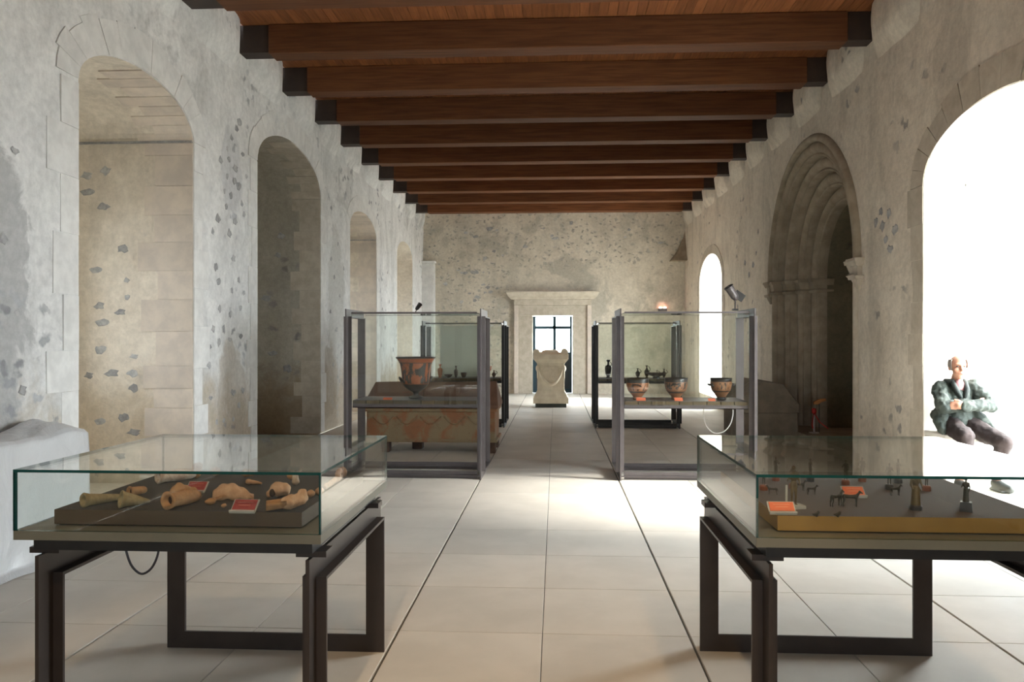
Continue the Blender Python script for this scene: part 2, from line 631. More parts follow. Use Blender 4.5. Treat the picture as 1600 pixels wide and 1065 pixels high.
# ------------------------------------------------------------------ room dimensions
XL, XR, YB, YF, ZT = -3.80, 3.65, -8.0, 22.2, 5.42
ZBOARD, ZBEAM = 5.30, 4.95
BEAM_Y0, BEAM_DY = 9.147, 1.4495


def arch_z(op, s):
    c, hw = (op['a'] + op['b']) / 2, (op['b'] - op['a']) / 2
    u = max(-1.0, min(1.0, (s - c) / hw))
    return op['spring'] + (op['apex'] - op['spring']) * math.sqrt(max(0, 1 - u * u))


PINS = {}


def wall_disp(s, z, k):
    f = 1.0
    for a, b in PINS.get(k, ()):
        f = min(f, abs(s - a) / 0.25, abs(s - b) / 0.25)
    return f * wall_noise(s, z, k)


def wall_noise(s, z, k):
    return 0.016 * mnoise.noise(Vector((s * 0.9, z * 0.9, k))) + 0.006 * mnoise.noise(Vector((s * 3.1, z * 3.1, k + 9)))


def build_wall(name, P, s0, s1, ztop, ops, mat, k):
    """wall face in the (s, z) plane with arched openings; P(s, z, d): d = depth into the wall"""
    bm = bmesh.new()

    def face(s, z):
        return P(s, z, wall_disp(s, z, k))
    ops = sorted(ops, key=lambda o: o['a'])
    PINS[k] = [(o['a'], o['b']) for o in ops]
    s = s0
    for op in ops + [None]:
        e = op['a'] if op else s1
        if e - s > 1e-3:
            nu, nv = max(1, int((e - s) / 0.22)), int(ztop / 0.22)
            patch(bm, lambda u, v, s=s, e=e: face(s + (e - s) * u, ztop * v), nu, nv)
        if op:
            a, b = op['a'], op['b']
            n = 28
            # denser near the springing
            def sv(u, a=a, b=b):
                return (a + b) / 2 - (b - a) / 2 * math.cos(PI * u)
            patch(bm, lambda u, v, op=op, sv=sv: face(sv(u), arch_z(op, sv(u)) + (ztop - arch_z(op, sv(u))) * v), n, 8)
            if op['sill'] > 0.01:
                patch(bm, lambda u, v, op=op, sv=sv: face(sv(u), op['sill'] * v), n, 1)
            s = b
    o = finish(name, bm, mat, smooth=True, norm=False)
    tag(o, kind='structure')
    return o


def reveal(name, P, op, k, depth, mat, parent=None, back=None, backmat=None, splay=0.0):
    """jambs, soffit and sill of an opening, as one lining; optional back wall"""
    bm = bmesh.new()
    a, b, sill = op['a'], op['b'], op['sill']
    nd = max(2, int(depth / 0.15))

    def pt(s, z, t):
        d = wall_disp(s, z, k) * (1 - t) + depth * t
        off = splay * t
        c = (a + b) / 2
        s2 = c + (s - c) * (1 - 2 * off / (b - a))
        return P(s2, z, d)
    for s in (a, b):
        patch(bm, lambda u, v, s=s: pt(s, sill + (op['spring'] - sill) * u, v), 14, nd)
    def sv(u):
        return (a + b) / 2 - (b - a) / 2 * math.cos(PI * u)
    patch(bm, lambda u, v: pt(sv(u), arch_z(op, sv(u)), v), 28, nd)
    patch(bm, lambda u, v: pt(sv(u), sill, v), 14, nd)
    if back:
        patch(bm, lambda u, v: pt(sv(u), sill + (arch_z(op, sv(u)) - sill) * v, 1.0), 28, 14)
    return finish(name, bm, mat, parent, smooth=False, norm=False)


def PL(s, z, d):
    return (XL - d, s, z)


def PR(s, z, d):
    return (XR + d, s, z)


def PF(s, z, d):
    return (s, YF + d, z)


NICHES = [dict(a=6.0, b=7.97, spring=3.59, apex=4.0, sill=0.0),
          dict(a=9.72, b=12.40, spring=3.80, apex=4.37, sill=0.0),
          dict(a=14.2, b=16.33, spring=3.64, apex=4.04, sill=0.0),
          dict(a=18.5, b=20.5, spring=3.6, apex=4.0, sill=0.0)]
W1 = dict(a=5.55, b=7.94, spring=3.05, apex=3.57, sill=0.13)
W2 = dict(a=17.32, b=19.97, spring=2.90, apex=3.55, sill=0.2)
PC, PRAD, PSP = 11.47, 1.86, 2.48
PORT = dict(a=PC - PRAD, b=PC + PRAD, spring=PSP, apex=PSP + PRAD, sill=0.0)
DOOR = dict(a=-0.657, b=0.491, spring=2.229, apex=2.23, sill=0.0)

wall_left = build_wall('wall_left', PL, YB - 0.1, YF + 0.12, ZT, NICHES, 'plaster_left', 1.0)
wall_right = build_wall('wall_right', PR, YB - 0.1, YF + 0.12, ZT, [W1, W2, PORT], 'plaster_right', 4.0)
wall_far = build_wall('wall_far', PF, XL - 0.1, XR + 0.1, ZT, [DOOR], 'plaster_far', 7.0)
LIGHT_OPENING = dict(a=-0.9, b=0.7, spring=2.6, apex=3.1, sill=0.9)  # unseen opening added to light the room from behind the viewpoint
wall_back = build_wall('wall_back', lambda s, z, d: (s, YB - d, z), XL - 0.1, XR + 0.1, ZT, [LIGHT_OPENING], 'plaster_right', 11.0)
tag(wall_left, 'long whitewashed rubble wall with a row of blind arches')
tag(wall_right, 'beige plastered wall with the carved portal and bright windows')
tag(wall_far, 'far end wall of patchy plaster and rubble around the doorway')
tag(wall_back, 'plain plaster wall behind the viewpoint', kind='structure')

# deep blind window recesses in the left wall; what shows is their far jamb
NDEP = 1.45
LIGHT_SLIT = 0.32          # unseen slits added at the outer end of three recesses to brighten them
for i, op in enumerate(NICHES):
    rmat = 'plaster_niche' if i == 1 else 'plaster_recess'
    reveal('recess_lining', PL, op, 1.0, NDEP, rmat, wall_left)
    bm = bmesh.new()
    a, b, zt = op['a'] - 0.05, op['b'] + 0.05, op['apex'] + 0.05
    xb = XL - NDEP + 0.01
    if i == 1:
        box(bm, xb - 0.1, xb, a, b, -0.02, zt)
    else:
        m0, m1 = (a + b) / 2 - LIGHT_SLIT / 2, (a + b) / 2 + LIGHT_SLIT / 2
        box(bm, xb - 0.1, xb, a, m0, -0.02, zt)
        box(bm, xb - 0.1, xb, m1, b, -0.02, zt)
        box(bm, xb - 0.1, xb, m0, m1, -0.02, 1.2)
        box(bm, xb - 0.1, xb, m0, m1, 2.9, zt)
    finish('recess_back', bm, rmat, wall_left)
    if i in (0, 2):
        boxobj('impost_strip', 'rubble', wall_left, XL - NDEP, XL - 0.006, op['b'] - 0.022, op['b'] + 0.01, op['spring'] - 0.01, op['spring'] + 0.012)


def quoin(parent, name, mat, P, pts, d0, d1, bev=0.006):
    bm = bmesh.new()
    prism(bm, pts, d0, d1, P)
    return finish(name, bm, mat, parent, bevel=0.0)


rq = random.Random(3)
# arch rings (voussoirs) and toothed quoins round the niches and the near window
def ring(parent, P, op, n, t, mat, seed, proud=0.005, jamb0=0.0, teeth=(0.22, 0.36), course=0.42, sides=(1, 1)):
    r = random.Random(seed)
    a, b, sp, ap = op['a'], op['b'], op['spring'], op['apex']
    c, hw, rise = (a + b) / 2, (b - a) / 2, ap - sp
    gap = 0.0025
    for j in range(n):
        t0, t1 = PI * j / n + gap, PI * (j + 1) / n - gap
        tt = t * r.uniform(0.9, 1.08)
        pts = []
        for q in (0, 0.5, 1):
            th = t0 + (t1 - t0) * q
            pts.append((c + (hw + 0.006) * math.cos(th), sp + (rise + 0.006) * math.sin(th)))
        for q in (1, 0.5, 0):
            th = t0 + (t1 - t0) * q
            pts.append((c + (hw + tt * 0.9) * math.cos(th), sp + (rise + tt) * math.sin(th)))
        quoin(parent, 'voussoir', mat, P, pts, -proud - r.uniform(0, 0.004), 0.03)
    for sgn, on in ((-1, sides[0]), (1, sides[1])):
        if not on:
            continue
        z = max(0.02, jamb0)
        k = 0
        while z < sp - 0.05:
            h = min(course * r.uniform(0.75, 1.2), sp - z)
            w = teeth[k % 2] * r.uniform(0.85, 1.15)
            e = c + sgn * hw
            x0, x1 = (e - w, e - 0.006) if sgn < 0 else (e + 0.006, e + w)
            quoin(parent, 'quoin', mat, P, [(x0, z + gap), (x1, z + gap), (x1, z + h - gap), (x0, z + h - gap)],
                  -proud - r.uniform(0, 0.004), 0.03)
            z += h
            k += 1


ring(wall_left, PL, NICHES[0], 13, 0.33, 'limestone', 1)
ring(wall_left, PL, NICHES[1], 13, 0.33, 'limestone', 2, teeth=(0.2, 0.3))
ring(wall_left, PL, NICHES[2], 11, 0.30, 'limestone', 3, teeth=(0.2, 0.32))
ring(wall_right, PR, W1, 13, 0.30, 'limestone_warm', 5, sides=(1, 1), teeth=(0.24, 0.30))
ring(wall_right, PR, W2, 11, 0.22, 'limestone_warm', 6, teeth=(0.18, 0.24))

# dressed jamb stones toothed into the rubble fill, on the far jambs of the recesses
for i, (wmin, wmax, mt) in ((0, (0.40, 0.56, 'limestone_pink'), ), (1, (0.32, 0.46, 'limestone_warm')), (2, (0.4, 0.6, 'limestone_pink'))):
    op = NICHES[i]
    def PJ(dd, z, e, op=op):
        return (XL - dd, op['b'] - e, z)
    z, k = 0.0, 0
    while z < op['spring'] - 0.05:
        h = min(rq.uniform(0.20, 0.36), op['spring'] - 0.01 - z)
        w = (wmin if k % 2 else wmax) * rq.uniform(0.92, 1.08)
        quoin(wall_left, 'quoin', mt, PJ, [(0.004, z + 0.002), (w, z + 0.002), (w, z + h - 0.002), (0.004, z + h - 0.002)], 0.0, 0.012)
        z += h
        k += 1
    # the same dressed stones round the soffit
    c, hw = (op['a'] + op['b']) / 2, (op['b'] - op['a']) / 2
    rise = op['apex'] - op['spring']
    for j in range(8):
        th0, th1 = j * 0.2 + 0.004, (j + 1) * 0.2 - 0.004
        w = (wmin if j % 2 else wmax) * rq.uniform(0.92, 1.08)
        bm = bmesh.new()
        for dd0, dd1 in ((0.004, w),):
            A = []
            for q in range(4):
                th = th0 + (th1 - th0) * q / 3
                y0, z0 = c + hw * math.cos(th), op['spring'] + rise * math.sin(th)
                y1, z1 = c + (hw - 0.012) * math.cos(th), op['spring'] + (rise - 0.012) * math.sin(th)
                A.append([bm.verts.new((XL - dd, yy, zz)) for dd in (dd0, dd1) for yy, zz in ((y0, z0), (y1, z1))])
            for p, q in zip(A, A[1:]):
                bm.faces.new([p[1], p[3], q[3], q[1]])
                bm.faces.new([p[0], p[1], q[1], q[0]])
                bm.faces.new([p[2], p[3], q[3], q[2]])
            for p in (A[0], A[-1]):
                bm.faces.new([p[0], p[1], p[3], p[2]])
        finish('soffit_stone', bm, mt, wall_left)

# single rubble stones showing through the plaster
stone_meshes = []
for j in range(12):
    bm = bmesh.new()
    r = random.Random(100 + j)
    n = 11
    rim = [(math.cos(2 * PI * q / n) * r.uniform(0.5, 1.15), math.sin(2 * PI * q / n) * r.uniform(0.45, 1.1)) for q in range(n)]
    lo = [bm.verts.new((x, y, 0)) for x, y in rim]
    hi = [bm.verts.new((x * 0.8, y * 0.8, 0.10)) for x, y in rim]
    for q in range(n):
        bm.faces.new([lo[q], lo[(q + 1) % n], hi[(q + 1) % n], hi[q]])
    bm.faces.new(hi)
    me = bpy.data.meshes.new('stone')
    bm.to_mesh(me)
    bm.free()
    me.materials.append(M['rubble'])
    stone_meshes.append(me)


def stone(parent, loc, size, axis, asp=1.0):
    o = newobj('stone', rq.choice(stone_meshes), parent, loc)
    o.scale = (size * asp, size, size * 0.6)
    if axis == 'X+':
        o.rotation_euler = (PI / 2, 0, PI / 2)
    elif axis == 'X-':
        o.rotation_euler = (PI / 2, 0, -PI / 2)
    elif axis == 'Y-':
        o.rotation_euler = (PI / 2, 0, 0)
    return o


pier_stones = [(8.55, 2.872), (9.009, 2.919), (9.29, 3.047), (8.416, 2.711), (8.861, 2.749), (8.979, 2.474), (8.496, 2.329), (8.578, 2.17), (9.144, 2.231), (9.29, 2.088), (8.938, 2.091), (8.616, 1.868), (8.89, 1.805), (9.194, 1.897), (8.717, 1.631), (8.443, 1.638), (8.89, 1.515), (9.207, 1.561), (8.578, 1.486), (8.312, 1.429), (8.337, 1.237), (8.363, 0.872), (8.979, 0.889), (9.258, 0.896), (9.144, 0.726), (8.717, 0.593), (8.523, 0.589), (8.979, 0.578),
               (9.087, 4.037), (8.94, 3.884), (8.816, 3.726), (9.163, 4.135), (9.278, 3.777), (9.05, 3.555), (8.816, 3.407), (9.125, 3.357), (8.904, 3.201), (9.239, 3.162), (8.763, 3.049), (5.249, 2.833), (8.643, 3.552), (9.376, 3.525), (17.397, 3.048), (9.013, 3.395), (8.728, 3.219), (8.869, 3.619),
               (13.0, 2.9), (13.2, 2.6), (13.5, 2.3), (12.95, 2.0), (13.3, 1.7), (13.6, 1.3), (13.1, 1.1), (13.5, 0.8), (13.75, 2.8), (13.4, 3.2), (16.9, 2.2), (17.2, 1.8), (17.6, 2.4), (16.8, 1.4),
               (5.15, 2.2), (5.3, 1.7), (5.0, 1.3), (5.35, 1.15), (4.9, 1.9), (4.8, 2.6)]
for s, z in pier_stones:
    big = rq.uniform(0.035, 0.07)
    stone(wall_left, (XL + 0.004 - wall_disp(s, z, 1.0), s, z), big, 'X+', rq.uniform(0.8, 1.5))
jamb_stones = [(-4.955, 3.253), (-4.748, 3.295), (-4.955, 3.075), (-4.771, 2.917), (-4.565, 2.471), (-4.863, 2.251), (-4.519, 2.138), (-4.519, 1.96), (-4.817, 1.872), (-4.588, 1.805), (-4.794, 1.694), (-4.817, 1.405), (-4.44, 1.339), (-4.932, 1.138), (-4.679, 1.161), (-4.45, 1.161), (-4.44, 1.006), (-4.817, 0.649), (-4.565, 0.694), (-4.44, 0.54)]
for x, z in jamb_stones:
    stone(wall_left, (x, 7.969, z), rq.uniform(0.035, 0.06), 'Y-', rq.uniform(1.0, 1.7))
for x, z in [(-4.5, 2.9), (-4.6, 1.3), (-4.35, 1.05), (-4.7, 2.2), (-4.45, 3.2)]:
    stone(wall_left, (x, 12.399, z), rq.uniform(0.05, 0.08), 'Y-', rq.uniform(1.0, 1.6))
# far wall: rows of dark stones left of the doorway, looser ones above
for _ in range(42):
    if _ < 28:
        x, z = rq.uniform(-3.3, -1.4), rq.uniform(1.6, 4.0)
    else:
        x, z = rq.uniform(-3.3, 3.3), rq.uniform(3.9, 4.9)
    stone(wall_far, (x, YF - 0.004 + wall_disp(x, z, 7.0), z), rq.uniform(0.03, 0.075), 'Y-', rq.uniform(0.9, 1.9))
for s, z in [(8.75, 2.9), (8.9, 2.78), (8.6, 2.7), (8.82, 2.62), (8.95, 2.95), (9.1, 2.85), (8.7, 2.5), (14.6, 2.9), (14.9, 2.75), (14.4, 3.1), (15.2, 3.0)]:
    stone(wall_right, (XR - 0.004 + wall_disp(s, z, 4.0), s, z), rq.uniform(0.05, 0.08), 'X-', rq.uniform(0.9, 1.4))

# window embrasures on the right (deep reveals, open to the sky)
for nm, op, lab in (('window_1', W1, 'tall bright window recess with a stone seat, on the right'),
                    ('window_2', W2, 'narrow bright round headed window at the far right')):
    w = reveal(nm, PR, op, 4.0, 1.2, 'jamb_white', None)
    tag(w, lab, kind='structure')
    if nm == 'window_1':
        bm = bmesh.new()
        box(bm, 3.66, 4.84, 7.53, 7.95, 0.12, 0.57)
        box(bm, 3.655, 4.84, 7.51, 7.95, 0.57, 0.62)
        finish('stone_seat', bm, 'jamb_white', w, bevel=0.012)
        bm = bmesh.new()
        box(bm, 4.05, 4.85, 7.915, 7.94, 3.03, 3.055)
        finish('tie_strip', bm, 'rubble', w)

# corner pier and corbel at the far wall
bm = bmesh.new()
box(bm, XL - 0.1, -3.45, 21.92, YF + 0.05, 0, 3.72)
box(bm, XL - 0.1, -3.42, 21.89, YF + 0.05, 3.72, 3.78)
finish('corner_pier', bm, 'limestone', wall_far, bevel=0.02)
bm = bmesh.new()
prof = [(0.02, 4.65), (0.08, 4.4), (0.2, 4.15), (0.30, 3.95), (0.42, 3.80), (0.46, 3.74)]
rows = []
for d, z in prof:
    rows.append([bm.verts.new((XR + 0.05, YF + 0.05, z)), bm.verts.new((XR + 0.05 - d - 0.04, YF + 0.05, z)),
                 bm.verts.new((XR + 0.05 - d, YF - d * 0.8, z)), bm.verts.new((XR + 0.05, YF - d * 0.8 - 0.03, z))])
for A, B in zip(rows, rows[1:]):
    for q in range(4):
        bm.faces.new([A[q], A[(q + 1) % 4], B[(q + 1) % 4], B[q]])
bm.faces.new(rows[-1])
finish('corbel', bm, 'portal_stone', wall_far)

# ------------------------------------------------------------------ floor
bm = bmesh.new()
box(bm, XL - 0.6, XR + 0.05, YB - 0.2, YF + 0.7, -0.3, -0.014)
floor = finish('floor', bm, 'joint')
tag(floor, 'pale stone tile floor with long dark joints', kind='structure')
XJ = [-3.801 + 0.7468 * k for k in range(11)]
YJ = [3.992 + 0.7311 * k for k in range(-2, 26)]
tile_me = {}
for ci in range(10):
    key = ci % 2
    if key in tile_me:
        continue
    w, h = 0.7468, 0.7311
    gl, gr = (0.007, 0.0018) if key == 0 else (0.0018, 0.007)
    bm = bmesh.new()
    e = 0.002
    x0, x1, y0, y1 = gl, w - gr, 0.0018, h - 0.0018
    lo = [bm.verts.new(p) for p in ((x0, y0, -0.02), (x1, y0, -0.02), (x1, y1, -0.02), (x0, y1, -0.02))]
    md = [bm.verts.new(p) for p in ((x0, y0, -e), (x1, y0, -e), (x1, y1, -e), (x0, y1, -e))]
    hi = [bm.verts.new(p) for p in ((x0 + e, y0 + e, 0), (x1 - e, y0 + e, 0), (x1 - e, y1 - e, 0), (x0 + e, y1 - e, 0))]
    for A, B in ((lo, md), (md, hi)):
        for q in range(4):
            bm.faces.new([A[q], A[(q + 1) % 4], B[(q + 1) % 4], B[q]])
    bm.faces.new(hi)
    me = bpy.data.meshes.new('tile')
    bm.to_mesh(me)
    bm.free()
    me.materials.append(M['tile'])
    tile_me[key] = me
for ri in range(len(YJ) - 1):
    for ci in range(10):
        newobj('tile', tile_me[ci % 2], floor, (XJ[ci], YJ[ri], 0))
bm = bmesh.new()
for ri in range(1, 15):
    for ci in range(10):
        x, y = XJ[ci], YJ[0] - ri * 0.7311
        box(bm, x + (0.007 if ci % 2 == 0 else 0.002), x + 0.7468 - (0.002 if ci % 2 == 0 else 0.007), y + 0.002, y + 0.729, -0.02, 0)
tag(finish('tile_field', bm, 'tile', floor), kind='stuff')

# ------------------------------------------------------------------ ceiling
bm = bmesh.new()
box(bm, XL + 0.03, XR + 0.3, YB - 0.2, YF + 0.7, ZBOARD + 0.03, ZBOARD + 0.2)
ceiling = finish('ceiling', bm, 'board_wood')
tag(ceiling, 'timber ceiling of planks on dark red brown beams', kind='structure')
nb = 68
bw = (XR + 0.02 - (XL + 0.03)) / nb
bm = bmesh.new()
box(bm, 0.002, bw - 0.002, 0, YF - YB, 0, 0.028)
bd = bpy.data.meshes.new('board')
bm.to_mesh(bd)
bm.free()
bd.materials.append(M['board_wood'])
for k in range(nb):
    newobj('board', bd, ceiling, (XL + 0.03 + k * bw, YB, ZBOARD + rq.uniform(0, 0.004)))
# beams: boxed timber with a darker core that runs into the wall
bm = bmesh.new()
box(bm, -3.44, 3.36, 0, 0.27, ZBEAM, ZBOARD - 0.002)
bmesh.ops.recalc_face_normals(bm, faces=bm.faces[:])
bmesh.ops.bevel(bm, geom=bm.edges[:], offset=0.008, segments=1, affect='EDGES')
beam_me = bpy.data.meshes.new('beam')
bm.to_mesh(beam_me)
bm.free()
beam_me.materials.append(M['beam_wood'])
ends = []
for x0, x1 in ((XL - 0.15, -3.44), (3.36, XR + 0.15)):
    bm = bmesh.new()
    box(bm, x0, x1, 0.03, 0.24, ZBEAM + 0.02, ZBOARD - 0.002)
    bmesh.ops.recalc_face_normals(bm, faces=bm.faces[:])
    me = bpy.data.meshes.new('beam_end')
    bm.to_mesh(me)
    bm.free()
    me.materials.append(M['beam_dark'])
    ends.append(me)
# rounded plaster lips on the wall head between the beams
lips = []
for X, sg, mt in ((XL, 1, 'plaster_left'), (XR, -1, 'plaster_right')):
    bm = bmesh.new()
    def lip(u, v, X=X, sg=sg):
        y = -0.56 + 1.12 * u
        w = abs(2 * u - 1)
        f = math.sqrt(max(0.0, 1 - w ** 5))
        z = 4.62 + 0.68 * v
        g_ = min(1.0, max(0.0, v / 0.45))
        g_ = g_ * g_ * (3 - 2 * g_)
        nz = mnoise.noise(Vector((y * 3, z * 3, sg)))
        return (X - sg * 0.02 + sg * (0.12 + 0.03 * nz) * g_ * f, y, z)
    patch(bm, lip, 18, 10)
    me = bpy.data.meshes.new('plaster_lip')
    bm.to_mesh(me)
    bm.free()
    me.materials.append(M[mt])
    for p in me.polygons:
        p.use_smooth = True
    lips.append(me)
for k in range(-11, 10):
    y = BEAM_Y0 + k * BEAM_DY
    if y > YF - 0.1:
        continue
    b = newobj('beam', beam_me, ceiling, (0, y, 0))
    for me in ends:
        newobj('beam_end', me, b)
    if k >= -3:
        newobj('plaster_lip', lips[0], wall_left, (0, y + 0.135 + BEAM_DY / 2, 0))
        newobj('plaster_lip', lips[1], wall_right, (0, y + 0.135 + BEAM_DY / 2, 0))

# exterior ground, well below the windows
bm = bmesh.new()
patch(bm, lambda u, v: (-80 + 160 * u, -60 + 160 * v, -0.6), 2, 2)
tag(finish('ground', bm, 'ground', norm=False), 'pale paved ground outside the building', kind='structure')

# ------------------------------------------------------------------ carved portal in the right wall
portal = empty('door_1', (XR, PC, 0))
tag(portal, 'blocked carved stone portal with receding round arches', kind='structure')


def port_pt(r, th, x):
    return (x - XR, r * math.cos(th), PSP + r * math.sin(th))


def order_profile(ro, xf, step=0.205, dx=0.15):
    c, rr = ro - 0.085, 0.07
    pts = [(ro + 0.01, xf + 0.06), (ro - 0.008, xf + 0.05)]
    for q in range(9):
        a = PI * 0.05 + PI * 0.9 * q / 8
        pts.append((c + rr * math.cos(a), xf + 0.07 - rr * math.sin(a)))
    pts += [(ro - 0.165, xf + 0.075), (ro - 0.175, xf + 0.055), (ro - 0.195, xf + 0.055), (ro - step, xf + 0.07), (ro - step, xf + dx + 0.08)]
    return pts


def arch_sweep(name, prof, mat, n=40):
    bm = bmesh.new()
    patch(bm, lambda u, v: port_pt(*((lambda p: (p[0], PI * u, p[1]))(prof[round(v * (len(prof) - 1))]))), n, len(prof) - 1)
    return finish(name, bm, mat, portal, smooth=True)


for i in range(4):
    ro, xf = 1.86 - 0.205 * i, XR - 0.03 + 0.15 * i
    prof = order_profile(ro, xf)
    arch_sweep('archivolt', prof, 'portal_stone')
    for sg in (-1, 1):
        bm = bmesh.new()
        patch(bm, lambda u, v: (prof[round(v * (len(prof) - 1))][1] - XR, sg * prof[round(v * (len(prof) - 1))][0], 0.0 + (PSP - 0.22) * u), 6, len(prof) - 1)
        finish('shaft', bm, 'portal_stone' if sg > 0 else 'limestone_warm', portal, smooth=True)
        # capital: moulded block per order
        bm = bmesh.new()
        for (z0, z1, g0, g1) in ((2.26, 2.30, 0.0, 0.035), (2.30, 2.33, 0.035, 0.0), (2.33, 2.43, 0.0, 0.03), (2.43, 2.48, 0.045, 0.055)):
            r0, r1, xb = ro + 0.01, ro - 0.20, xf + 0.30
            vs = []
            for g, z in ((g0, z0), (g1, z1)):
                vs.append([bm.verts.new((xx - XR, sg * rr, z)) for xx, rr in ((xf - g, r0 + 0.0), (xf - g, r1 - g), (xb, r1 - g), (xb, r0 + 0.0))])
            for q in range(4):
                bm.faces.new([vs[0][q], vs[0][(q + 1) % 4], vs[1][(q + 1) % 4], vs[1][q]])
            bm.faces.new(vs[0][::-1])
            bm.faces.new(vs[1])
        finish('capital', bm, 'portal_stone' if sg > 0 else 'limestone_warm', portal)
# slim hood mould standing proud of the wall
bm = bmesh.new()
hp = [(1.85, XR + 0.03), (1.85, XR - 0.05), (1.88, XR - 0.075), (1.93, XR - 0.06), (1.96, XR - 0.02), (1.96, XR + 0.03)]
patch(bm, lambda u, v: port_pt(hp[round(v * 5)][0], PI * u, hp[round(v * 5)][1]), 40, 5)
finish('hood_mould', bm, 'portal_stone', portal, smooth=True)
# corbels ending the hood mould
for sg in (-1, 1):
    bm = bmesh.new()
    for (z0, z1, w0, w1) in ((2.12, 2.24, 0.03, 0.09), (2.24, 2.28, 0.12, 0.13), (2.28, 2.40, 0.07, 0.08), (2.40, 2.46, 0.11, 0.14), (2.46, 2.49, 0.15, 0.15)):
        vs = [[bm.verts.new((-ww * 0.75, sg * 1.90 - ww, z)), bm.verts.new((0.05, sg * 1.90 - ww, z)),
               bm.verts.new((0.05, sg * 1.90 + ww, z)), bm.verts.new((-ww * 0.75, sg * 1.90 + ww, z))] for ww, z in ((w0, z0), (w1, z1))]
        for q in range(4):
            bm.faces.new([vs[0][q], vs[0][(q + 1) % 4], vs[1][(q + 1) % 4], vs[1][q]])
        bm.faces.new(vs[0][::-1])
        bm.faces.new(vs[1])
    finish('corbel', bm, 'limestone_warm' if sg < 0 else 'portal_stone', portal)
# unseen shell added round the portal to stop sky light leaking in, then the blocked passage behind
reveal('leak_shell', lambda q, z, d: (d, q - PC, z), PORT, 4.0, 1.2, 'portal_stone', portal)
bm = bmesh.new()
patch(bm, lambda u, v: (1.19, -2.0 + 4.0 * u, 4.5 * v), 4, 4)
finish('leak_back', bm, 'portal_stone', portal, norm=False)  # back plate added out of view to block leaking light
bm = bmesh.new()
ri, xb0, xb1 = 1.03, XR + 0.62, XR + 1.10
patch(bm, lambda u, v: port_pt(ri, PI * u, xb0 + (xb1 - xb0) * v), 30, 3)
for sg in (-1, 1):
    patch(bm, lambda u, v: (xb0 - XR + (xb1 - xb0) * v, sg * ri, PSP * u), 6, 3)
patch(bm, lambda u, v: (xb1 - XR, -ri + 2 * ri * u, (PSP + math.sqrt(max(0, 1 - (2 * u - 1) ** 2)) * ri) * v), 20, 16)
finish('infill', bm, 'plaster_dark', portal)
bm = bmesh.new()
box(bm, -0.02, 1.12, -1.9, 1.9, -0.01, 0.14)
finish('threshold', bm, 'portal_stone', portal, bevel=0.01)

# ------------------------------------------------------------------ doorway in the far wall
door = empty('door_2', (-0.083, YF, 0))
tag(door, 'stone framed doorway with glazed dark blue door in the far wall', kind='structure')
dx = -0.083
bm = bmesh.new()
for sg in (-1, 1):
    a, b = sg * 0.574, sg * 0.98
    box(bm, min(a, b), max(a, b), -0.035, 0.5, 0, 2.23)
box(bm, -0.98, 0.98, -0.035, 0.5, 2.23, 2.52)
finish('inner_frame', bm, 'limestone_warm', door, bevel=0.008)
for sg in (-1, 1):
    boxobj('jamb', 'limestone_pink', door, min(sg * 0.98, sg * 1.10), max(sg * 0.98, sg * 1.10), -0.10, 0.03, 0, 2.52, bevel=0.015)
boxobj('lintel', 'limestone_warm', door, -1.10, 1.10, -0.10, 0.03, 2.52, 2.68, bevel=0.012)
bm = bmesh.new()
cp = [(0.0, 2.68), (-0.12, 2.68), (-0.15, 2.72), (-0.21, 2.76), (-0.26, 2.83), (-0.29, 2.87), (-0.29, 2.90), (0.0, 2.92)]
for (y0, z0) in ():
    pass
rows = [[bm.verts.new((sg * (1.10 + (-y) * 0.75), y, z)) for sg in (-1, 1)] for y, z in cp]
for A, B in zip(rows, rows[1:]):
    bm.faces.new([A[0], A[1], B[1], B[0]])
bm.faces.new([r[0] for r in rows])
bm.faces.new([r[1] for r in rows][::-1])
finish('cornice', bm, 'limestone_warm', door)
# glazed door leaf
leaf = finish('door_leaf', (lambda bm: (box(bm, -0.575, -0.49, 0.42, 0.47, 0, 2.22), box(bm, 0.50, 0.56, 0.42, 0.47, 0, 2.22),
                                        box(bm, 0.005, 0.095, 0.42, 0.47, 0, 2.22), box(bm, -0.5, 0.5, 0.42, 0.47, 2.19, 2.22),
                                        box(bm, -0.5, 0.5, 0.42, 0.47, 1.85, 1.935), box(bm, -0.5, 0.5, 0.42, 0.47, 1.12, 1.18),
                                        box(bm, -0.5, 0.5, 0.42, 0.47, 0.0, 0.12), bm)[-1])(bmesh.new()), 'door_frame', door)
for x0, x1 in ((-0.50, 0.02), (0.08, 0.50)):
    for z0, z1 in ((1.93, 2.19), (1.18, 1.86)):
        boxobj('pane', 'glass', leaf, x0, x1, 0.44, 0.446, z0, z1)
    boxobj('panel', 'door_panel', leaf, x0, x1, 0.43, 0.46, 0.12, 1.12)


# ------------------------------------------------------------------ display tables in front
def slab_glass(name, parent, x0, x1, y0, y1, z0, z1):
    """glass pane; its narrow edges show the green body colour"""
    bm = bmesh.new()
    vs, fs = box(bm, x0, x1, y0, y1, z0, z1)
    d = (x1 - x0, y1 - y0, z1 - z0)
    thin = d.index(min(d))
    for f in fs:
        f.normal_update()
        n = f.normal
        if abs(n[thin]) < 0.5:
            f.material_index = 1
    return finish(name, bm, ['glass', 'glass_edge'], parent)


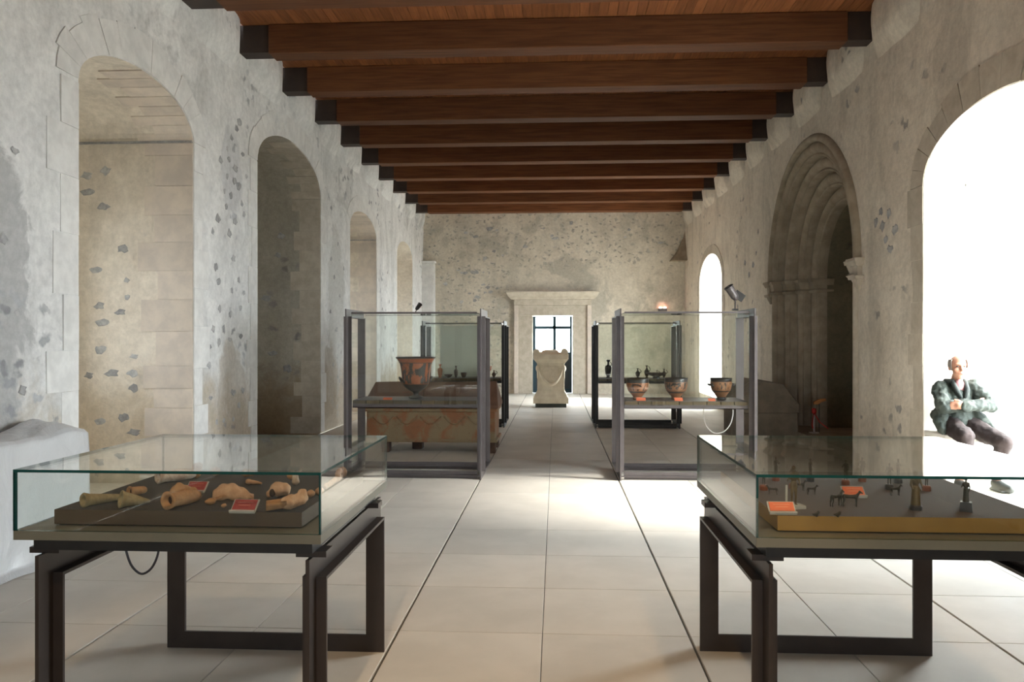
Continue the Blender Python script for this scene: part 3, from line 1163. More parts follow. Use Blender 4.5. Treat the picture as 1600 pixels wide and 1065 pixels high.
def side_frame(root, xs, yf, yr, zt, name='frame', closed=False, mat='steel', zb=0.0):
    """T-section steel: thin web outside, wide flange inside; every bar a part"""
    W, Wt, Ft, Fw = 0.08, 0.007, 0.012, 0.044
    def tb(nm, *bs):
        bm = bmesh.new()
        for b in bs:
            box(bm, *b)
        finish(nm, bm, mat, root)
    lz = W if closed else 0.0
    tb('leg' if not closed else 'post', (xs - Fw, xs + Fw, yf + W, yf + W + Ft, zb + lz, zt - W), (xs - Wt, xs + Wt, yf, yf + W, zb, zt))
    tb('leg' if not closed else 'post', (xs - Fw, xs + Fw, yr - W - Ft, yr - W, zb + lz, zt - W), (xs - Wt, xs + Wt, yr - W, yr, zb, zt))
    tb('top_bar', (xs - Fw, xs + Fw, yf + W + Ft, yr - W - Ft, zt - W - Ft, zt - W), (xs - Wt, xs + Wt, yf + W, yr - W, zt - W, zt))
    if closed:
        tb('bottom_bar', (xs - Fw, xs + Fw, yf + W + Ft, yr - W - Ft, zb + W, zb + W + Ft), (xs - Wt, xs + Wt, yf + W, yr - W, zb, zb + W))


def display_table(cx, yf, yr, w, label, felt, edge, base):
    root = empty('display_table', (cx, (yf + yr) / 2, 0))
    tag(root, label, 'display table', 'glass topped display tables')
    h, d = w / 2, (yr - yf) / 2
    lx, ly = h - 0.06, d + 0.06
    for sg in (-1, 1):
        side_frame(root, sg * lx, -ly + 0.1, ly + 0.04, 0.73)
    for y in (ly + 0.04 - 0.092, -ly + 0.1 + 0.08):
        bm = bmesh.new()
        box(bm, -lx + 0.044, lx - 0.044, y, y + 0.012, 0, 0.082)
        box(bm, -lx + 0.0, lx, y + 0.012, y + 0.05, 0.036, 0.046)
        finish('cross_bar', bm, 'steel', root)
    for sx in (-1, 1):
        for sy in (-1, 1):
            x, y = sx * lx, sy * (d - 0.12)
            boxobj('bracket', 'steel', root, x - 0.055, x + 0.055, y - 0.04, y + 0.04, 0.7302, 0.7518)
    bm = bmesh.new()
    i = 0.045
    box(bm, -h + i, h - i, -d + i, -d + i + 0.04, 0.752, 0.797)
    box(bm, -h + i, h - i, d - i - 0.04, d - i, 0.752, 0.797)
    box(bm, -h + i, -h + i + 0.04, -d + i + 0.04, d - i - 0.04, 0.752, 0.797)
    box(bm, h - i - 0.04, h - i, -d + i + 0.04, d - i - 0.04, 0.752, 0.797)
    finish('sub_frame', bm, 'steel_black', root)
    boxobj('base_slab', base, root, -h, h, -d, d, 0.797, 0.83, bevel=0.002)
    bm = bmesh.new()
    vs, fs = box(bm, -h + 0.095, h - 0.095, -d + 0.085, d - 0.085, 0.836, 0.888)
    for f in fs:
        f.normal_update()
        f.material_index = 0 if abs(f.normal.z) > 0.5 else 1
    brd = finish('display_board', bm, [felt, edge], root, bevel=0.0)
    bm = bmesh.new()
    box(bm, -h + 0.13, h - 0.13, -d + 0.12, d - 0.12, 0.83, 0.836)
    finish('board_spacer', bm, 'steel_black', root)
    cov = empty('glass_cover')
    cov.parent = root
    g, zt, zb = 0.010, 1.046, 0.8302
    slab_glass('pane', cov, -h, h, -d, d, zt - g, zt)
    slab_glass('pane', cov, -h, h, -d, -d + g, zb, zt - g)
    slab_glass('pane', cov, -h, h, d - g, d, zb, zt - g)
    slab_glass('pane', cov, -h, -h + g, -d + g, d - g, zb, zt - g)
    slab_glass('pane', cov, h - g, h, -d + g, d - g, zb, zt - g)
    return root


tabL = display_table(-1.362, 2.645, 3.70, 1.105, 'glass topped steel display table of terracotta fragments on the left', 'felt', 'edge_brown', 'base_grey')
tabR = display_table(1.245, 2.69, 3.80, 1.125, 'glass topped steel display table of small bronzes on the right', 'felt_warm', 'edge_gold', 'base_grey')
# hanging cables
bm = bmesh.new()
tube(bm, spline([(-1.823, 3.2, 0.752), (-1.822, 3.2, 0.64), (-1.80, 3.2, 0.56), (-1.765, 3.2, 0.52), (-1.735, 3.2, 0.518), (-1.70, 3.2, 0.55), (-1.675, 3.2, 0.62), (-1.668, 3.2, 0.752)]), 0.005)
tag(finish('cable', bm, 'cable', smooth=True), 'dark loop of cable hanging under the left display table', 'cable')

# ------------------------------------------------------------------ tall display cases
def display_case(x0, x1, yf, yr, label, mat, rail, mats_slat='slat_wood'):
    cx = (x0 + x1) / 2
    root = empty('display_case', (cx, (yf + yr) / 2, 0))
    tag(root, label, 'display case', 'tall steel and glass display cases')
    h, d = (x1 - x0) / 2, (yr - yf) / 2
    lx = h - 0.044
    for sg in (-1, 1):
        side_frame(root, sg * lx, -d, d, 1.85, closed=True, mat=mat)
    for y in (-d + 0.082, d - 0.092):
        bm = bmesh.new()
        box(bm, -lx + 0.044, lx - 0.044, y, y + 0.01, 0.0, 0.082)
        box(bm, -lx + 0.01, lx - 0.01, y - 0.03, y, 0.03, 0.04)
        finish('cross_bar', bm, mat, root)
    zs = 0.85
    bm = bmesh.new()
    box(bm, -lx + 0.05, lx - 0.05, -d + 0.10, -d + 0.115, 0.765, 0.81)
    box(bm, -lx + 0.05, lx - 0.05, d - 0.115, d - 0.10, 0.765, 0.81)
    box(bm, -lx + 0.05, lx - 0.05, -d + 0.10, d - 0.10, 0.765, 0.772)
    finish('shelf_rail', bm, rail, root)
    n = 9
    sw = (2 * lx - 0.10) / n
    for k in range(n):
        boxobj('shelf_plank', mats_slat, root, -lx + 0.05 + k * sw + 0.004, -lx + 0.05 + (k + 1) * sw - 0.004, -d + 0.09, d - 0.09, 0.81, zs - 0.006)
    boxobj('shelf_mat', 'steel_grey', root, -lx + 0.06, lx - 0.06, -d + 0.10, d - 0.10, zs - 0.006, zs)
    g = 0.008
    a = lx - 0.046
    slab_glass('pane', root, -a, a, -d + 0.07, -d + 0.07 + g, 0.80, 1.80)
    slab_glass('pane', root, -a, a, d - 0.07 - g, d - 0.07, 0.80, 1.80)
    slab_glass('pane', root, -a, a, -d + 0.07, d - 0.07, 1.80, 1.80 + g)
    for y in (-d + 0.062, d - 0.078):
        boxobj('top_rail', mat, root, -a, a, y, y + 0.012, 1.798, 1.818)
    return root


caseL = display_case(-2.33, -0.765, 8.37, 9.15, 'tall steel display case holding the red figure krater, left', 'steel_grey', 'steel_grey')
caseR = display_case(0.655, 2.165, 8.40, 9.18, 'tall steel display case holding three painted bowls, right', 'steel_grey', 'steel_grey')
caseFL = display_case(-2.36, -0.85, 13.42, 14.2, 'dark display case of little vessels behind the sarcophagus', 'steel_black', 'steel_black')
caseFR = display_case(0.65, 2.165, 13.42, 14.2, 'dark display case with a slim black bottle, far right', 'steel_black', 'steel_black')
boxobj('back_panel', 'panel_pale', caseFL, -0.50, 0.18, 0.285, 0.295, 0.85, 1.78)

# cable loop below the right case's shelf
bm = bmesh.new()
tube(bm, spline([(1.657, 8.8, 0.765), (1.655, 8.8, 0.66), (1.68, 8.8, 0.56), (1.74, 8.8, 0.49), (1.81, 8.8, 0.47), (1.89, 8.8, 0.50), (1.95, 8.8, 0.58), (1.975, 8.8, 0.68), (1.975, 8.8, 0.765)]), 0.006)
tag(finish('cable', bm, 'cable_white', smooth=True), 'pale cable loop hanging below the shelf of the three bowl case', 'cable')


# ------------------------------------------------------------------ pottery
def krater(loc):
    root = empty('krater', loc)
    tag(root, 'large red figure bell krater with flaring black rim on the left case shelf', 'vase')
    bm = bmesh.new()
    prof = [(0.0, 0.0), (0.075, 0.0), (0.082, 0.012), (0.075, 0.022), (0.034, 0.034), (0.03, 0.055), (0.04, 0.075), (0.085, 0.098), (0.125, 0.13),
            (0.147, 0.165), (0.155, 0.21), (0.160, 0.27), (0.167, 0.33), (0.180, 0.39), (0.20, 0.43), (0.222, 0.452), (0.228, 0.462), (0.222, 0.47),
            (0.205, 0.462), (0.185, 0.42), (0.168, 0.37), (0.155, 0.28), (0.145, 0.2), (0.10, 0.13), (0.0, 0.11)]
    lathe(bm, prof, 40)
    finish('body', bm, 'krater_paint', root, smooth=True)
    for sg in (-1, 1):
        bm = bmesh.new()
        pts = []
        for q in range(9):
            a = PI * q / 8
            pts.append((sg * (0.146 + 0.045 * math.sin(a)), -0.05 * math.cos(a), 0.185 + 0.055 * math.sin(a)))
        tube(bm, pts, 0.011)
        finish('handle', bm, 'black_gloss', root, smooth=True)
    root.rotation_euler = (0, 0, math.radians(28))
    return root


krater((-1.585, 8.76, 0.85))


def bowl(loc, mat, label, rmax, height, handles=True, rz=0.3):
    root = empty('painted_bowl', loc, rz)
    tag(root, label, 'bowl', 'painted bowls in the right case')
    k, r = height / 0.235, rmax
    bm = bmesh.new()
    prof = [(0, 0), (0.05, 0), (0.056, 0.012), (0.045, 0.022), (0.052, 0.032), (r * 0.62, 0.065), (r * 0.86, 0.10), (r * 0.97, 0.145), (r, 0.18),
            (r * 0.98, 0.21), (r * 1.02, 0.235), (r * 0.97, 0.235), (r * 0.94, 0.205), (r * 0.95, 0.17), (r * 0.8, 0.09), (0, 0.05)]
    lathe(bm, [(a, z * k) for a, z in prof], 32)
    finish('body', bm, mat, root, smooth=True)
    if handles:
        for sg in (-1, 1):
            bm = bmesh.new()
            tube(bm, [(sg * (r * 0.93 + 0.042 * math.sin(PI * q / 6)), 0.05 * -math.cos(PI * q / 6), 0.15 * k + 0.02 * math.sin(PI * q / 6)) for q in range(7)], 0.008)
            finish('handle', bm, 'black_gloss', root, smooth=True)
    return root


bowl((0.915, 8.75, 0.85), 'bowl_paint_a', 'round reddish painted bowl, leftmost of the three in the right case', 0.125, 0.235, True, 1.35)
bowl((1.34, 8.75, 0.85), 'bowl_paint_b', 'banded painted bowl, middle of the three in the right case', 0.128, 0.24, True, 1.4)
b3 = bowl((1.835, 8.75, 0.85), 'bowl_paint_c', 'dark rimmed painted bowl by the right post of the case', 0.118, 0.24, True, 0.25)


def vessel(name, loc, prof, mat, label, cat, group, extra=None):
    root = empty(name, loc)
    tag(root, label, cat, group)
    bm = bmesh.new()
    lathe(bm, prof, 20)
    finish('body', bm, mat, root, smooth=True)
    if extra:
        extra(root)
    return root


def side_handle(r, z0, z1, mat):
    def f(root):
        bm = bmesh.new()
        n = 7
        tube(bm, [(r + 0.03 * math.sin(PI * q / (n - 1)), 0, z0 + (z1 - z0) * q / (n - 1)) for q in range(n)], 0.006)
        finish('handle', bm, mat, root, smooth=True)
    return f


def amph(h, r):
    return [(0, 0), (r * 0.55, 0), (r * 0.6, h * 0.03), (r * 0.3, h * 0.07), (r * 0.75, h * 0.22), (r, h * 0.42), (r * 0.95, h * 0.56), (r * 0.5, h * 0.68),
            (r * 0.28, h * 0.75), (r * 0.26, h * 0.90), (r * 0.5, h * 0.97), (r * 0.5, h), (r * 0.35, h), (0, h * 0.93)]


def lek(h, r):
    return [(0, 0), (r * 0.7, 0), (r * 0.75, h * 0.04), (r * 0.45, h * 0.07), (r * 0.8, h * 0.2), (r, h * 0.55), (r * 0.85, h * 0.66), (r * 0.3, h * 0.72),
            (r * 0.28, h * 0.86), (r * 0.55, h * 0.92), (r * 0.55, h), (0, h * 0.96)]


GV = 'little vessels in the far cases'
vessel('bottle', (0.93, 13.8, 0.85), lek(0.32, 0.062), 'black_gloss', 'slim black bottle standing alone at the left of the far right case', 'bottle', GV, side_handle(0.03, 0.2, 0.28, 'black_gloss'))
vessel('small_jug', (1.451, 13.85, 0.85), amph(0.17, 0.042), 'clay_dark', 'short dark jug beside the taller jug in the far right case', 'jug', GV, side_handle(0.03, 0.08, 0.15, 'clay_dark'))
vessel('small_jug', (1.609, 13.85, 0.85), amph(0.22, 0.045), 'clay_dark', 'tallest dark jug in the middle of the far right case', 'jug', GV, side_handle(0.03, 0.1, 0.2, 'clay_dark'))
vessel('small_jug', (1.789, 13.85, 0.85), amph(0.14, 0.03), 'clay_dark', 'thin little jug above the dark dish in the far right case', 'jug', GV, side_handle(0.02, 0.07, 0.12, 'clay_dark'))
vessel('small_jug', (1.913, 13.85, 0.85), amph(0.16, 0.036), 'clay_dark', 'little jug nearest the right post of the far right case', 'jug', GV, side_handle(0.03, 0.07, 0.14, 'clay_dark'))
vessel('dish', (1.748, 13.62, 0.85), [(0, 0), (0.06, 0), (0.07, 0.02), (0.05, 0.03), (0.15, 0.07), (0.19, 0.10), (0.18, 0.10), (0.13, 0.075), (0, 0.05)], 'clay_dark', 'wide dark footed dish in front of the jugs in the far right case', 'dish', GV)
vessel('small_bottle', (-2.052, 13.75, 0.85), lek(0.24, 0.046), 'clay_red', 'tallest reddish bottle at the left of the far left case', 'bottle', GV)
vessel('small_bottle', (-1.766, 13.75, 0.85), lek(0.21, 0.036), 'clay_dark', 'slim dark bottle in the middle of the far left case', 'bottle', GV)
vessel('small_cup', (-1.629, 13.75, 0.85), [(0, 0), (0.03, 0), (0.03, 0.01), (0.05, 0.05), (0.055, 0.09), (0.05, 0.09), (0.04, 0.04), (0, 0.02)], 'clay_dark', 'tiny dark cup beside the slim bottle in the far left case', 'cup', GV)
vessel('small_bowl', (-1.90, 13.72, 0.85), [(0, 0), (0.03, 0), (0.04, 0.01), (0.07, 0.04), (0.075, 0.06), (0.07, 0.06), (0, 0.02)], 'clay_dark', 'tiny shallow bowl between the bottles in the far left case', 'bowl', GV)
vessel('goblet', (-1.209, 13.75, 0.85), [(0, 0), (0.05, 0), (0.05, 0.09), (0.035, 0.10), (0.07, 0.13), (0.085, 0.20), (0.08, 0.20), (0.06, 0.13), (0, 0.11)], 'clay_red', 'red goblet on a dark foot near the right post of the far left case', 'goblet', GV)
vessel('small_jug', (-1.09, 13.75, 0.85), amph(0.13, 0.035), 'clay_dark', 'small dark jug right of the red goblet', 'jug', GV, side_handle(0.03, 0.06, 0.12, 'clay_dark'))


# label cards
def card(loc, w, h, label, mat='label_red', tilt=62, rz=0.0, lines=2, text='label_text', holder=True):
    root = empty('label_card', loc, rz)
    tag(root, label, 'label card', 'red label cards')
    bm = bmesh.new()
    box(bm, -w / 2, w / 2, -0.0015, 0.0015, 0, h)
    R = (-math.radians(90 - tilt), 0, 0)
    c = finish('card', bm, mat, root, rot=R)
    for k in range(lines):
        bm = bmesh.new()
        z = h * (0.72 - 0.26 * k)
        ww = w * (0.34, 0.26, 0.3)[k]
        box(bm, -ww, ww, -0.0024, -0.0015, z, z + h * 0.055)
        finish('text_line', bm, text, c)
    if holder:
        bm = bmesh.new()
        box(bm, -w / 2 - 0.005, w / 2 + 0.005, 0.002, 0.005, -0.002, h + 0.005)
        box(bm, -w / 2 - 0.005, w / 2 + 0.005, -0.010, 0.002, -0.010, -0.003)
        finish('holder', bm, 'acrylic', root, rot=R)
        root.location.z += 0.010
    return root


card((-1.858, 8.52, 0.85), 0.10, 0.035, 'small orange red card beside the krater on the left case shelf', 'label_orange', 40, holder=False)
card((0.93, 8.52, 0.85), 0.10, 0.05, 'orange card in front of the leftmost painted bowl', 'label_orange', 40, holder=False)
card((1.335, 8.52, 0.85), 0.09, 0.05, 'orange card in front of the middle painted bowl', 'label_orange', 40, holder=False)
card((1.69, 8.52, 0.85), 0.075, 0.04, 'orange card left of the dark rimmed bowl', 'label_orange', 40, holder=False)

# ------------------------------------------------------------------ sarcophagus
sx0, sx1, sy0, sy1 = -2.57, -0.775, 10.32, 11.10
sar = empty('sarcophagus', ((sx0 + sx1) / 2, (sy0 + sy1) / 2, 0))
tag(sar, 'painted terracotta sarcophagus with gabled lid behind the krater case', 'sarcophagus')
h, d = (sx1 - sx0) / 2, (sy1 - sy0) / 2
bm = bmesh.new()
box(bm, -h + 0.03, h - 0.03, -d + 0.02, d - 0.02, 0.165, 0.555)
finish('chest', bm, 'sarc_body', sar, bevel=0.012)
boxobj('rim', 'sarc_body', sar, -h, h, -d - 0.01, d + 0.01, 0.555, 0.60, bevel=0.01)
boxobj('plinth', 'sarc_body', sar, -h, h, -d, d, 0.145, 0.19, bevel=0.01)
for (xa, xb, sl, sr) in ((-h - 0.01, -0.13, 0.08, 0.0), (-0.115, h + 0.015, 0.0, 0.05)):
    bm = bmesh.new()
    y0, y1 = -d - 0.03, d + 0.03
    v = [bm.verts.new(p) for p in ((xa, y0, 0.60), (xb, y0, 0.60), (xb, y1, 0.60), (xa, y1, 0.60),
                                   (xa, y0, 0.645), (xb, y0, 0.645), (xb, y1, 0.645), (xa, y1, 0.645),
                                   (xa + sl, 0, 0.935), (xb - sr, 0, 0.95))]
    for f in ((0, 1, 5, 4), (1, 2, 6, 5), (2, 3, 7, 6), (3, 0, 4, 7), (4, 5, 9, 8), (6, 7, 8, 9), (5, 6, 9), (7, 4, 8), (3, 2, 1, 0)):
        bm.faces.new([v[i] for i in f])
    finish('lid_half', bm, 'sarc_lid', sar, bevel=0.012)
# faint moulded panels on the chest front
for k in range(5):
    xa = -h + 0.12 + k * 0.32
    bm = bmesh.new()
    tube(bm, [(xa + 0.28 * q / 10, -d + 0.015, 0.49 - 0.10 * math.sin(PI * q / 10)) for q in range(11)], 0.012, 6)
    finish('garland_relief', bm, 'sarc_body', sar, smooth=True)
for x, y, w in ((-0.62, -0.25, 0.10), (-0.25, 0.1, 0.14), (0.80, -0.28, 0.14), (0.82, 0.28, 0.1), (-0.75, 0.28, 0.1)):
    boxobj('support', 'support_wood', sar, x - w / 2, x + w / 2, y - 0.08, y + 0.08, 0, 0.145, bevel=0.006)

# ------------------------------------------------------------------ stone altar before the door
alt = empty('altar', (-0.105, 17.85, 0))
tag(alt, 'pale marble altar with carved garland standing before the doorway', 'altar')
bm = bmesh.new()
box(bm, -0.35, 0.35, -0.28, 0.28, 0, 0.09)
finish('plinth', bm, 'slate', alt)
bm = bmesh.new()
sec = [(0.40, 0.09), (0.40, 0.20), (0.385, 0.23), (0.37, 0.25), (0.35, 0.30), (0.325, 0.34), (0.31, 0.37), (0.305, 0.45), (0.305, 0.95), (0.315, 1.0),
       (0.345, 1.03), (0.37, 1.06), (0.395, 1.09), (0.395, 1.20), (0.36, 1.22), (0.34, 1.24)]
rows = []
for r, z in sec:
    rows.append([bm.verts.new((sx * r, sy * r * 0.8, z)) for sx, sy in ((-1, -1), (1, -1), (1, 1), (-1, 1))])
for A, B in zip(rows, rows[1:]):
    for q in range(4):
        bm.faces.new([A[q], A[(q + 1) % 4], B[(q + 1) % 4], B[q]])
bm.faces.new(rows[0][::-1])
bm.faces.new(rows[-1])
finish('shaft', bm, 'marble', alt, bevel=0.008)
for x, w in ((-0.33, 0.07), (0.31, 0.08)):
    bm = bmesh.new()
    lathe(bm, [(0, -0.3), (w, -0.3), (w, 0.3), (0, 0.3)], 14)
    c = finish('bolster', bm, 'marble', alt, (x, 0, 1.25), (PI / 2, 0, 0), smooth=False)
bm = bmesh.new()
ellipsoid(bm, (-0.02, -0.05, 1.245), 0.2, 0.15, 0.06)
blob('offering_top', bm, 'marble', alt, voxel=0.015, smooth_it=2, disp=0.03, dscale=0.08)
bm = bmesh.new()
tube(bm, [(-0.27 + 0.54 * q / 14, -0.25 - 0.02 * math.sin(PI * q / 14), 0.86 - 0.34 * math.sin(PI * q / 14) ** 0.75) for q in range(15)],
     [0.02 + 0.02 * math.sin(PI * q / 14) for q in range(15)], 10)
finish('garland', bm, 'marble', alt, smooth=True)
for x in (-0.29, 0.29):
    bm = bmesh.new()
    ellipsoid(bm, (x, -0.235, 0.88), 0.055, 0.05, 0.08)
    capsule(bm, (x, -0.235, 0.84), 0.03, (x * 1.03, -0.245, 0.66), 0.018)
    blob('bucranium', bm, 'marble', alt, voxel=0.012, smooth_it=2)
boxobj('inscription_panel', 'marble', alt, -0.17, 0.17, -0.262, -0.24, 0.60, 0.93, bevel=0.006)

# ------------------------------------------------------------------ stone block at the right wall and rope barrier
blk = empty('stone_sarcophagus', (3.20, 12.3, 0))
tag(blk, 'grey brown stone chest with sloping lid against the right wall', 'sarcophagus')
boxobj('chest', 'grey_stone', blk, -0.42, 0.42, -0.45, 0.75, 0, 0.42, bevel=0.012)
bm = bmesh.new()
prism(bm, [(-0.45, 0.42), (0.44, 0.42), (0.44, 0.55), (0.20, 0.86), (-0.10, 0.90), (-0.45, 0.62)], -0.47, 0.77, lambda a, b, dd: (a, dd, b))
finish('lid', bm, 'grey_stone', blk, bevel=0.015)
bar = empty('rope_barrier', (3.82, 11.74, 0.14))
tag(bar, 'low red rope barrier post inside the dark portal', 'barrier')
bm = bmesh.new()
lathe(bm, [(0, 0), (0.07, 0), (0.07, 0.012), (0.014, 0.02), (0.012, 0.30), (0, 0.30)], 14)
finish('post', bm, 'silver', bar, smooth=False)
bm = bmesh.new()
lathe(bm, [(0, 0.29), (0.03, 0.29), (0.034, 0.32), (0.03, 0.36), (0, 0.37)], 14)
finish('cap', bm, 'red_plastic', bar, smooth=True)
bm = bmesh.new()
tube(bm, [(0, 0, 0.30), (-0.06, -0.12, 0.2), (-0.1, -0.22, 0.14), (-0.13, -0.35, 0.11)], 0.008)
tube(bm, [(0, 0, 0.30), (0.05, -0.1, 0.17), (0.1, -0.3, 0.10)], 0.008)
finish('rope', bm, 'red_plastic', bar, smooth=True)
hand = empty('pointer_sign', (3.90, 11.76, 0.14))
tag(hand, 'small tilted orange wooden pointer on a thin stem in the portal', 'sign')
bm = bmesh.new()
tube(bm, [(0, 0, 0), (0.0, 0, 0.44)], 0.006)
finish('stem', bm, 'steel_black', hand)
bm = bmesh.new()
prism(bm, [(-0.08, 0.42), (-0.02, 0.42), (0.03, 0.455), (0.10, 0.475), (0.09, 0.51), (0.0, 0.50), (-0.08, 0.46)], -0.02, 0.02, lambda a, b, dd: (a, dd, b))
finish('pointer', bm, 'orange_wood', hand, bevel=0.005)

# ------------------------------------------------------------------ spotlights
def spot_head(root, aim, mat='steel_black', s=1.0):
    bm = bmesh.new()
    lathe(bm, [(0, -0.09 * s), (0.03 * s, -0.09 * s), (0.045 * s, -0.05 * s), (0.05 * s, 0.06 * s), (0.058 * s, 0.09 * s), (0.05 * s, 0.09 * s), (0.04 * s, 0.05 * s), (0, 0.05 * s)], 16)
    o = finish('lamp_head', bm, mat, root, smooth=False)
    o.rotation_euler = Vector((0, 0, 1)).rotation_difference(Vector(aim).normalized()).to_euler()
    return o


sp = empty('spotlight', (2.06, 9.06, 1.85))
tag(sp, 'small dark spotlight clamped on top of the three bowl case', 'spotlight')
bm = bmesh.new()
tube(bm, [(0, 0, 0), (0, 0, 0.10), (-0.01, 0, 0.16)], 0.008)
box(bm, -0.03, 0.03, -0.03, 0.03, 0, 0.02)
finish('stem', bm, 'steel_black', sp)
hd = spot_head(sp, (-0.55, -0.2, 0.8), 'steel_grey')
hd.location = (-0.03, 0, 0.20)
bm = bmesh.new()
box(bm, -0.06, 0.06, -0.005, 0.005, 0.0, 0.09)
fl = finish('flap', bm, 'steel_black', sp, (0.02, 0, 0.13), (0, 0.6, 0))
sp2 = empty('spotlight', (-1.66, 9.09, 1.818))
tag(sp2, 'tiny dark spotlight on the top rail of the krater case', 'spotlight')
bm = bmesh.new()
tube(bm, [(0, 0, 0), (0.03, 0, 0.06)], 0.005)
finish('stem', bm, 'steel_black', sp2)
h2 = spot_head(sp2, (0.5, -0.3, 0.6), 'steel_black', 0.5)
h2.location = (0.045, 0, 0.085)
# small lit lamp on the far wall
lm = empty('wall_lamp', (3.02, YF - 0.02, 2.40))
tag(lm, 'small glowing pinkish lamp on the far wall near the corner', 'lamp')
boxobj('housing', 'steel_grey', lm, -0.12, 0.12, -0.07, 0.02, -0.06, 0.02, bevel=0.005)
bm = bmesh.new()
for x in (-0.06, 0.06):
    ellipsoid(bm, (x, -0.03, 0.04), 0.04, 0.025, 0.022)
finish('bulb', bm, 'lamp_red', lm, smooth=True)
# warm museum spots on the beam behind the viewpoint, aimed at the two tables
for i, (x, y, tx, ty, pw) in enumerate(((-0.5, 0.15, -0.65, 2.75, 150), (1.3, 0.15, 0.9, 2.75, 150))):
    s = empty('ceiling_spotlight', (x, y, 4.90))
    tag(s, ('warm ceiling spotlight over the left of the viewpoint', 'warm ceiling spotlight over the right of the viewpoint')[i], 'spotlight', 'ceiling spotlights')
    bm = bmesh.new()
    tube(bm, [(0, 0, 0.07), (0, 0, -0.05)], 0.012)
    finish('stem', bm, 'steel_black', s)
    aim = Vector((tx - x, ty - y, -4.75))
    hh = spot_head(s, aim, 'steel_black', 1.3)
    hh.location = (0, 0, -0.15)
    li = bpy.data.lights.new('spot_beam', 'SPOT')
    li.energy = pw
    li.color = (1.0, 0.70, 0.40)
    li.spot_size = math.radians(46)
    li.spot_blend = 0.35
    li.shadow_soft_size = 0.05
    lo = bpy.data.objects.new('spot_beam', li)
    COL.objects.link(lo)
    lo.parent = s
    lo.location = Vector((0, 0, -0.15)) + aim.normalized() * 0.14
    lo.rotation_euler = Vector((0, 0, -1)).rotation_difference(aim.normalized()).to_euler()

# ------------------------------------------------------------------ plastic covered block at the left wall
bm = bmesh.new()
prof = [(-3.775, 0.0), (-3.775, 0.5), (-3.775, 0.86), (-3.70, 0.872), (-3.58, 0.865), (-3.47, 0.855), (-3.44, 0.83), (-3.435, 0.70), (-3.45, 0.50), (-3.47, 0.30), (-3.50, 0.12), (-3.49, 0.03), (-3.42, 0.004)]
NV = 60
def sheet(u, v):
    y = 2.3 + 3.22 * u
    t = v * (len(prof) - 1)
    i = min(int(t), len(prof) - 2)
    f = t - i
    x = prof[i][0] + (prof[i + 1][0] - prof[i][0]) * f
    z = prof[i][1] + (prof[i + 1][1] - prof[i][1]) * f
    e = max(0.0, (u - 0.93) / 0.07)
    if v > 0.2:
        w = mnoise.noise(Vector((y * 1.6 + z * 1.1, z * 0.7, 3.0))) + 0.55 * mnoise.noise(Vector((y * 5 - z * 3, z * 1.5, 8.0)))
        ridge = 1 - abs(mnoise.noise(Vector((y * 2.6 - z * 1.9, z * 0.5 + y * 0.4, 17.0)))) * 3.2
        low = max(0.0, 0.85 - z)
        x += (0.018 + 0.05 * low) * w + 0.03 * max(0, ridge) * (0.4 + low)
        if z > 0.6:
            z += 0.045 * mnoise.noise(Vector((y * 1.8, x * 5, 1.0))) + 0.015 * mnoise.noise(Vector((y * 7, x * 14, 4.0)))
            z += 0.05 * math.exp(-((y - 5.30) / 0.16) ** 2) * (1 if x < -3.5 else 0.3)
        y += 0.12 * (1 - z) * e
    return (max(-3.775, min(x, -3.34)), y, max(z, 0.003))
g = patch(bm, sheet, 140, NV)
bm.faces.new([r for r in g[-1]])
ps = finish('plastic_sheet', bm, 'plastic_sheet', smooth=True)
tag(ps, 'crumpled translucent plastic sheet draped over a low block by the left wall', 'plastic sheet')


# ------------------------------------------------------------------ terracotta fragments on the left table
ZB = 0.888
GT = 'terracotta fragments on the left table'


def tube_frag(p0, p1, r0, r1, label, mat, mid=None, flare=1.25, wall=0.7, lumps=()):
    """broken hollow limb: flared open mouth at p0, narrowing to p1"""
    root = empty('terracotta_fragment', (p0[0], p0[1], ZB))
    tag(root, label, 'fragment', GT)
    a = Vector((0, 0, r0 * flare * 0.98))
    b = Vector((p1[0] - p0[0], p1[1] - p0[1], r1 + 0.002))
    L = (b - a).length
    bm = bmesh.new()
    prof = [(r0 * wall * 0.8, L * 0.45), (r0 * wall, L * 0.02), (r0 * flare * 0.9, 0), (r0 * flare, L * 0.02), (r0, L * 0.16), ((mid or (r0 + r1) / 2), L * 0.55), (r1, L * 0.88), (r1 * 0.7, L), (0, L)]
    lathe(bm, prof, 20)
    for v in bm.verts:
        n_ = mnoise.noise(Vector((v.co.x * 45, v.co.y * 45, v.co.z * 30 + p0[0] * 50)))
        v.co.x *= 1 + 0.12 * n_
        v.co.y *= 1 + 0.12 * n_
    rot = Vector((0, 0, 1)).rotation_difference((b - a).normalized()).to_euler()
    o = finish('body', bm, mat, root, tuple(a), tuple(rot), smooth=True)
    bm = bmesh.new()
    lathe(bm, [(0, L * 0.16), (r0 * wall * 0.97, L * 0.16)], 16)
    finish('hollow', bm, 'hollow_shade', root, tuple(a), tuple(rot))  # dark disc standing in for the shade inside the mouth
    for (lx, ly, lz, r) in lumps:
        bm = bmesh.new()
        ellipsoid(bm, (lx, ly, lz), r, r * 0.8, r * 0.7)
        blob('lump', bm, mat, root, voxel=0.006, smooth_it=2, disp=0.008, dscale=0.02)
    return root


